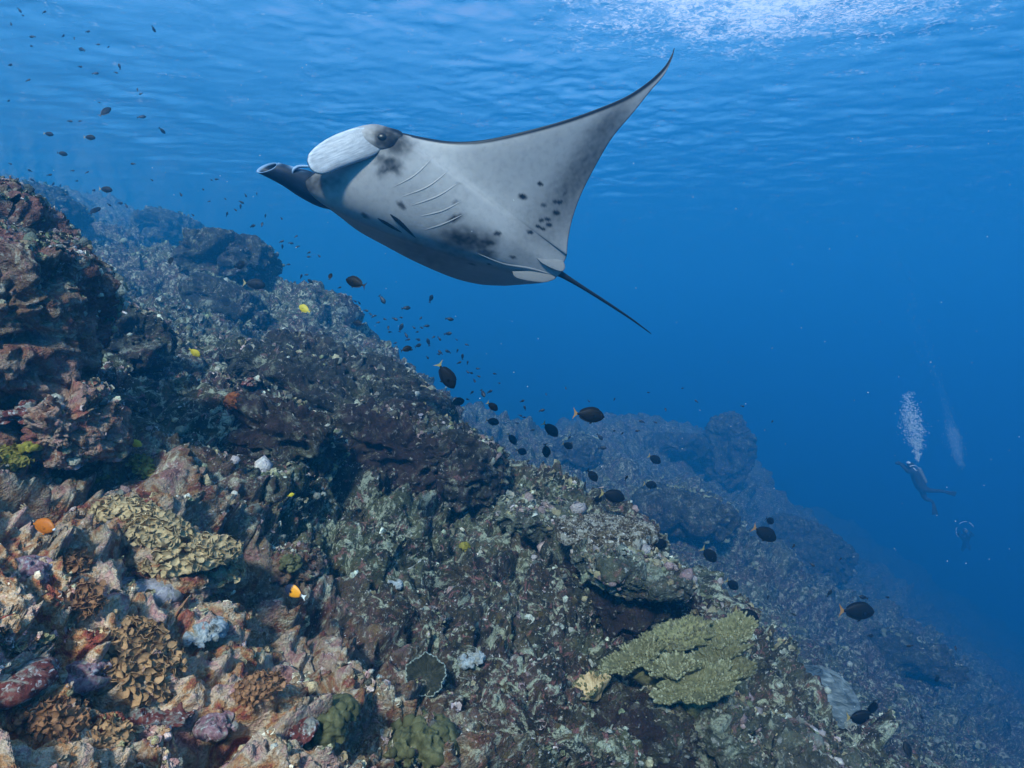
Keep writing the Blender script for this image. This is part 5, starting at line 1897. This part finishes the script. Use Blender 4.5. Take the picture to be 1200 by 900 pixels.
def build_diver():
    D = 27.0
    Q = lambda px, py, dd=0.0: P(px, py, D + dd)
    j = {
        'pelvis': (Q(1079, 570), 0.165), 'belly': (Q(1076, 564), 0.155), 'chest': (Q(1072, 556), 0.185), 'neck': (Q(1069.5, 549.5), 0.085), 'head': (Q(1067, 545), 0.125),
        'brow': (Q(1066, 542.5), 0.10),
        'sho_l': (Q(1070, 553.5, -0.20), 0.085), 'elb_l': (Q(1063, 552, -0.38), 0.062), 'wri_l': (Q(1057, 545.5, -0.30), 0.045), 'hand_l': (Q(1055, 544, -0.24), 0.045),
        'sho_r': (Q(1071.5, 552, 0.20), 0.085), 'elb_r': (Q(1064, 550, 0.34), 0.062), 'wri_r': (Q(1057.5, 544.5, 0.18), 0.045), 'hand_r': (Q(1055.5, 543.5, 0.10), 0.045),
        'hip_l': (Q(1081, 572.5, -0.11), 0.105), 'knee_l': (Q(1090, 575, -0.14), 0.075), 'ank_l': (Q(1103, 575.5, -0.14), 0.050), 'toe_l': (Q(1107, 576.5, -.14), 0.050),
        'hip_r': (Q(1080.5, 574, 0.11), 0.105), 'knee_r': (Q(1083.5, 584, 0.12), 0.075), 'ank_r': (Q(1092, 587.5, 0.14), 0.050), 'toe_r': (Q(1093.5, 590, .14), 0.050),
    }
    b = [('pelvis', 'belly'), ('belly', 'chest'), ('chest', 'neck'), ('neck', 'head'), ('head', 'brow'), ('chest', 'sho_l'), ('sho_l', 'elb_l'), ('elb_l', 'wri_l'), ('wri_l', 'hand_l'),
         ('chest', 'sho_r'), ('sho_r', 'elb_r'), ('elb_r', 'wri_r'), ('wri_r', 'hand_r'), ('pelvis', 'hip_l'), ('hip_l', 'knee_l'), ('knee_l', 'ank_l'), ('ank_l', 'toe_l'),
         ('pelvis', 'hip_r'), ('hip_r', 'knee_r'), ('knee_r', 'ank_r'), ('ank_r', 'toe_r')]
    root = empty('person', Vector((0, 0, 0)), 'scuba diver in a dark suit swimming left under a column of bubbles', 'diver')
    base = Q(1079, 570)
    root.location = base
    loc = {k: (v[0] - base, v[1] * 1.35) for k, v in j.items()}
    skinned('body', loc, b, M_SUIT, root)
    swim_fin(root, Q(1106, 576, -.14) - base, Q(1120, 579, -.18) - base, 0.22)
    swim_fin(root, Q(1093.5, 589, .14) - base, Q(1095.5, 603, .14) - base, 0.22)
    tube('tank', [Q(1076.5, 549, .02) - base, Q(1077, 549.6, .02) - base, Q(1080, 556, .02) - base, Q(1084, 565, .02) - base, Q(1084.4, 566, .02) - base],
         [0.02, 0.085, 0.09, 0.09, 0.03], M_TANK, root, 16)
    sphere('mask', root, M_PALEGEAR, Q(1064.5, 542.2, -0.05) - base, (0.075, 0.10, 0.055))
    tube('hose', [Q(1077, 549, -.05) - base, Q(1072, 545.5, -.2) - base, Q(1066, 546.5, -.15) - base], [0.014, 0.014, 0.018], M_PALEGEAR, root, 8)
    tube('harness', [Q(1070, 548, -.16) - base, Q(1074, 552, -.21) - base, Q(1076, 557, -.19) - base], [0.016, 0.018, 0.016], M_PALEGEAR, root, 8)
    cam_rig = empty('dive_camera', Q(1053, 542.8), 'small dark camera held out by the swimming diver', 'camera')
    sphere('housing', cam_rig, M_SUIT, (0, 0, 0), (0.09, 0.10, 0.08))
    sphere('lens_port', cam_rig, M_FINS, (-0.09, 0, 0), (0.05, 0.06, 0.06))


build_diver()


def build_far_diver():
    D = 38.0
    base = P(1131, 622, D)
    u = D / F
    root = empty('person', base, 'second diver seen head on, dim in the blue at the right edge', 'diver')
    V = lambda x, y, d=0.0: P(1131 + x, 622 + y, D + d) - base
    j = {'pelvis': (V(1, 16, .75), 0.17), 'chest': (V(0.5, 8, .35), 0.20), 'neck': (V(0, 2, .1), 0.09), 'head': (V(0, -1, 0), 0.13), 'brow': (V(0, -3, 0), .10),
         'sho_l': (V(-6, 5, .25), 0.09), 'elb_l': (V(-9, 5, -.1), 0.065), 'wri_l': (V(-6.5, 2, -.35), 0.047), 'hand_l': (V(-5.5, 1, -.4), 0.047),
         'sho_r': (V(7, 5, .25), 0.09), 'elb_r': (V(9.5, 5, -.1), 0.065), 'wri_r': (V(7, 2, -.35), 0.047), 'hand_r': (V(6, 1, -.4), 0.047),
         'hip_l': (V(-2, 19, .9), 0.11), 'knee_l': (V(-3, 23, 1.3), 0.075), 'ank_l': (V(-3, 22, 1.7), 0.05),
         'hip_r': (V(4, 19, .9), 0.11), 'knee_r': (V(5, 22, 1.3), 0.075), 'ank_r': (V(5, 20, 1.7), 0.05)}
    b = [('pelvis', 'chest'), ('chest', 'neck'), ('neck', 'head'), ('head', 'brow'), ('chest', 'sho_l'), ('sho_l', 'elb_l'), ('elb_l', 'wri_l'), ('wri_l', 'hand_l'), ('chest', 'sho_r'),
         ('sho_r', 'elb_r'), ('elb_r', 'wri_r'), ('wri_r', 'hand_r'), ('pelvis', 'hip_l'), ('hip_l', 'knee_l'), ('knee_l', 'ank_l'), ('pelvis', 'hip_r'), ('hip_r', 'knee_r'), ('knee_r', 'ank_r')]
    skinned('body', j, b, M_SUIT, root)
    sphere('mask', root, M_PALEGEAR, V(0, -1.5, -.12), (0.10, 0.05, 0.06))
    swim_fin(root, V(-3, 22, 1.7), V(-4, 21, 2.3), 0.22)
    swim_fin(root, V(5, 20, 1.7), V(6, 18, 2.3), 0.22)
    rig = empty('camera_rig', base + V(0, 0, -.5), 'round camera rig with pale curved arms held before the second diver', 'camera')
    sphere('housing', rig, M_SUIT, (0, 0, 0), (0.14, 0.10, 0.12))
    sphere('dome_port', rig, M_TANK, (0, -.10, 0), (0.11, 0.07, 0.11))
    for a0, a1, r0 in ((25, 62, .028), (80, 128, .018), (160, 222, .018)):
        pts = [Vector((math.cos(R(t)) * 10.5 * u, 0, math.sin(R(t)) * 10.5 * u)) for t in np.linspace(a0, a1, 7)]
        tube('arm', pts, [r0] * 7, M_PALEGEAR, rig, 8)


build_far_diver()


def bubbles(name, path, count, label, seed, rmin, rmax):
    """rising breath: path rows are (px, py, spread px, metres ahead, weight)"""
    m_ = NT('bubble')
    b = m_.bsdf((0.72, 0.78, 0.80), 0.15, 0.6)
    r_ = np.random.default_rng(seed)
    bm = bmesh.new()
    bmesh.ops.create_icosphere(bm, subdivisions=1, radius=1.0)
    pv = np.array([v.co[:] for v in bm.verts])
    pf = np.array([[v.index for v in f.verts] for f in bm.faces])
    bm.free()
    A, _ = catmull(np.array(path, float), 200)
    wt = np.clip(A[:, 4], 0, None)
    rows = r_.choice(200, count, p=wt / wt.sum())
    AV, AF = [], []
    for i, k in enumerate(rows):
        x, y, sp, d, _w = A[k]
        c = P(x + r_.normal(0, sp * .5), y + r_.normal(0, 2.0), d + r_.normal(0, sp * .5 * d / F))
        s_ = rmin + (rmax - rmin) * r_.random() ** 2.5
        sc = np.array([s_ * 1.15, s_ * 1.15, s_ * 0.75])
        AV.append(pv * sc + np.array(c))
        AF.append(pf + i * len(pv))
    me = mesh_np(name, np.concatenate(AV), np.concatenate(AF))
    o = link(name, me, m_.m)
    tag(o, label, None, None, 'stuff')


bubbles('bubbles', [(1075, 540, 2, 27.0, .4), (1075, 528, 5, 27.0, 1), (1073, 515, 10, 27.0, 2), (1069, 498, 13, 27.0, 2.4), (1066, 483, 11, 27.0, 1.4), (1064, 470, 7, 27.0, .5), (1065, 461, 6, 27.0, .2)],
        3200, 'white column of bubbles rising from the swimming diver', 5, 0.006, 0.026)
bubbles('bubbles', [(1126, 548, 4, 38, .3), (1122, 530, 8, 38, 1.4), (1117, 512, 10, 38, 1.5), (1113, 497, 8, 38, .5), (1108, 470, 7, 38, .22), (1090, 420, 12, 38, .22), (1066, 350, 14, 38, .2), (1046, 295, 12, 38, .1)],
        1500, 'fainter column of bubbles above the second diver', 6, 0.006, 0.026)


def marine_snow():
    r_ = np.random.default_rng(12)
    pv = np.array([(1, 0, 0), (-1, 0, 0), (0, 1, 0), (0, -1, 0), (0, 0, 1), (0, 0, -1)], float)
    pf = np.array([(0, 2, 4), (2, 1, 4), (1, 3, 4), (3, 0, 4), (2, 0, 5), (1, 2, 5), (3, 1, 5), (0, 3, 5)])
    AV, AF = [], []
    for i in range(420):
        d = r_.uniform(2.5, 14)
        c = np.array(P(r_.uniform(-100, 1300), r_.uniform(-50, 900), d))
        s_ = r_.uniform(0.0006, 0.0014) * d ** 0.8
        AV.append(pv * s_ + c)
        AF.append(pf + i * 6)
    o = link('plankton', mesh_np('plankton', np.concatenate(AV), np.concatenate(AF)), plain('plankton', (0.6, 0.62, 0.6), 0.8))
    tag(o, 'pale specks drifting in the water', None, None, 'stuff')


marine_snow()
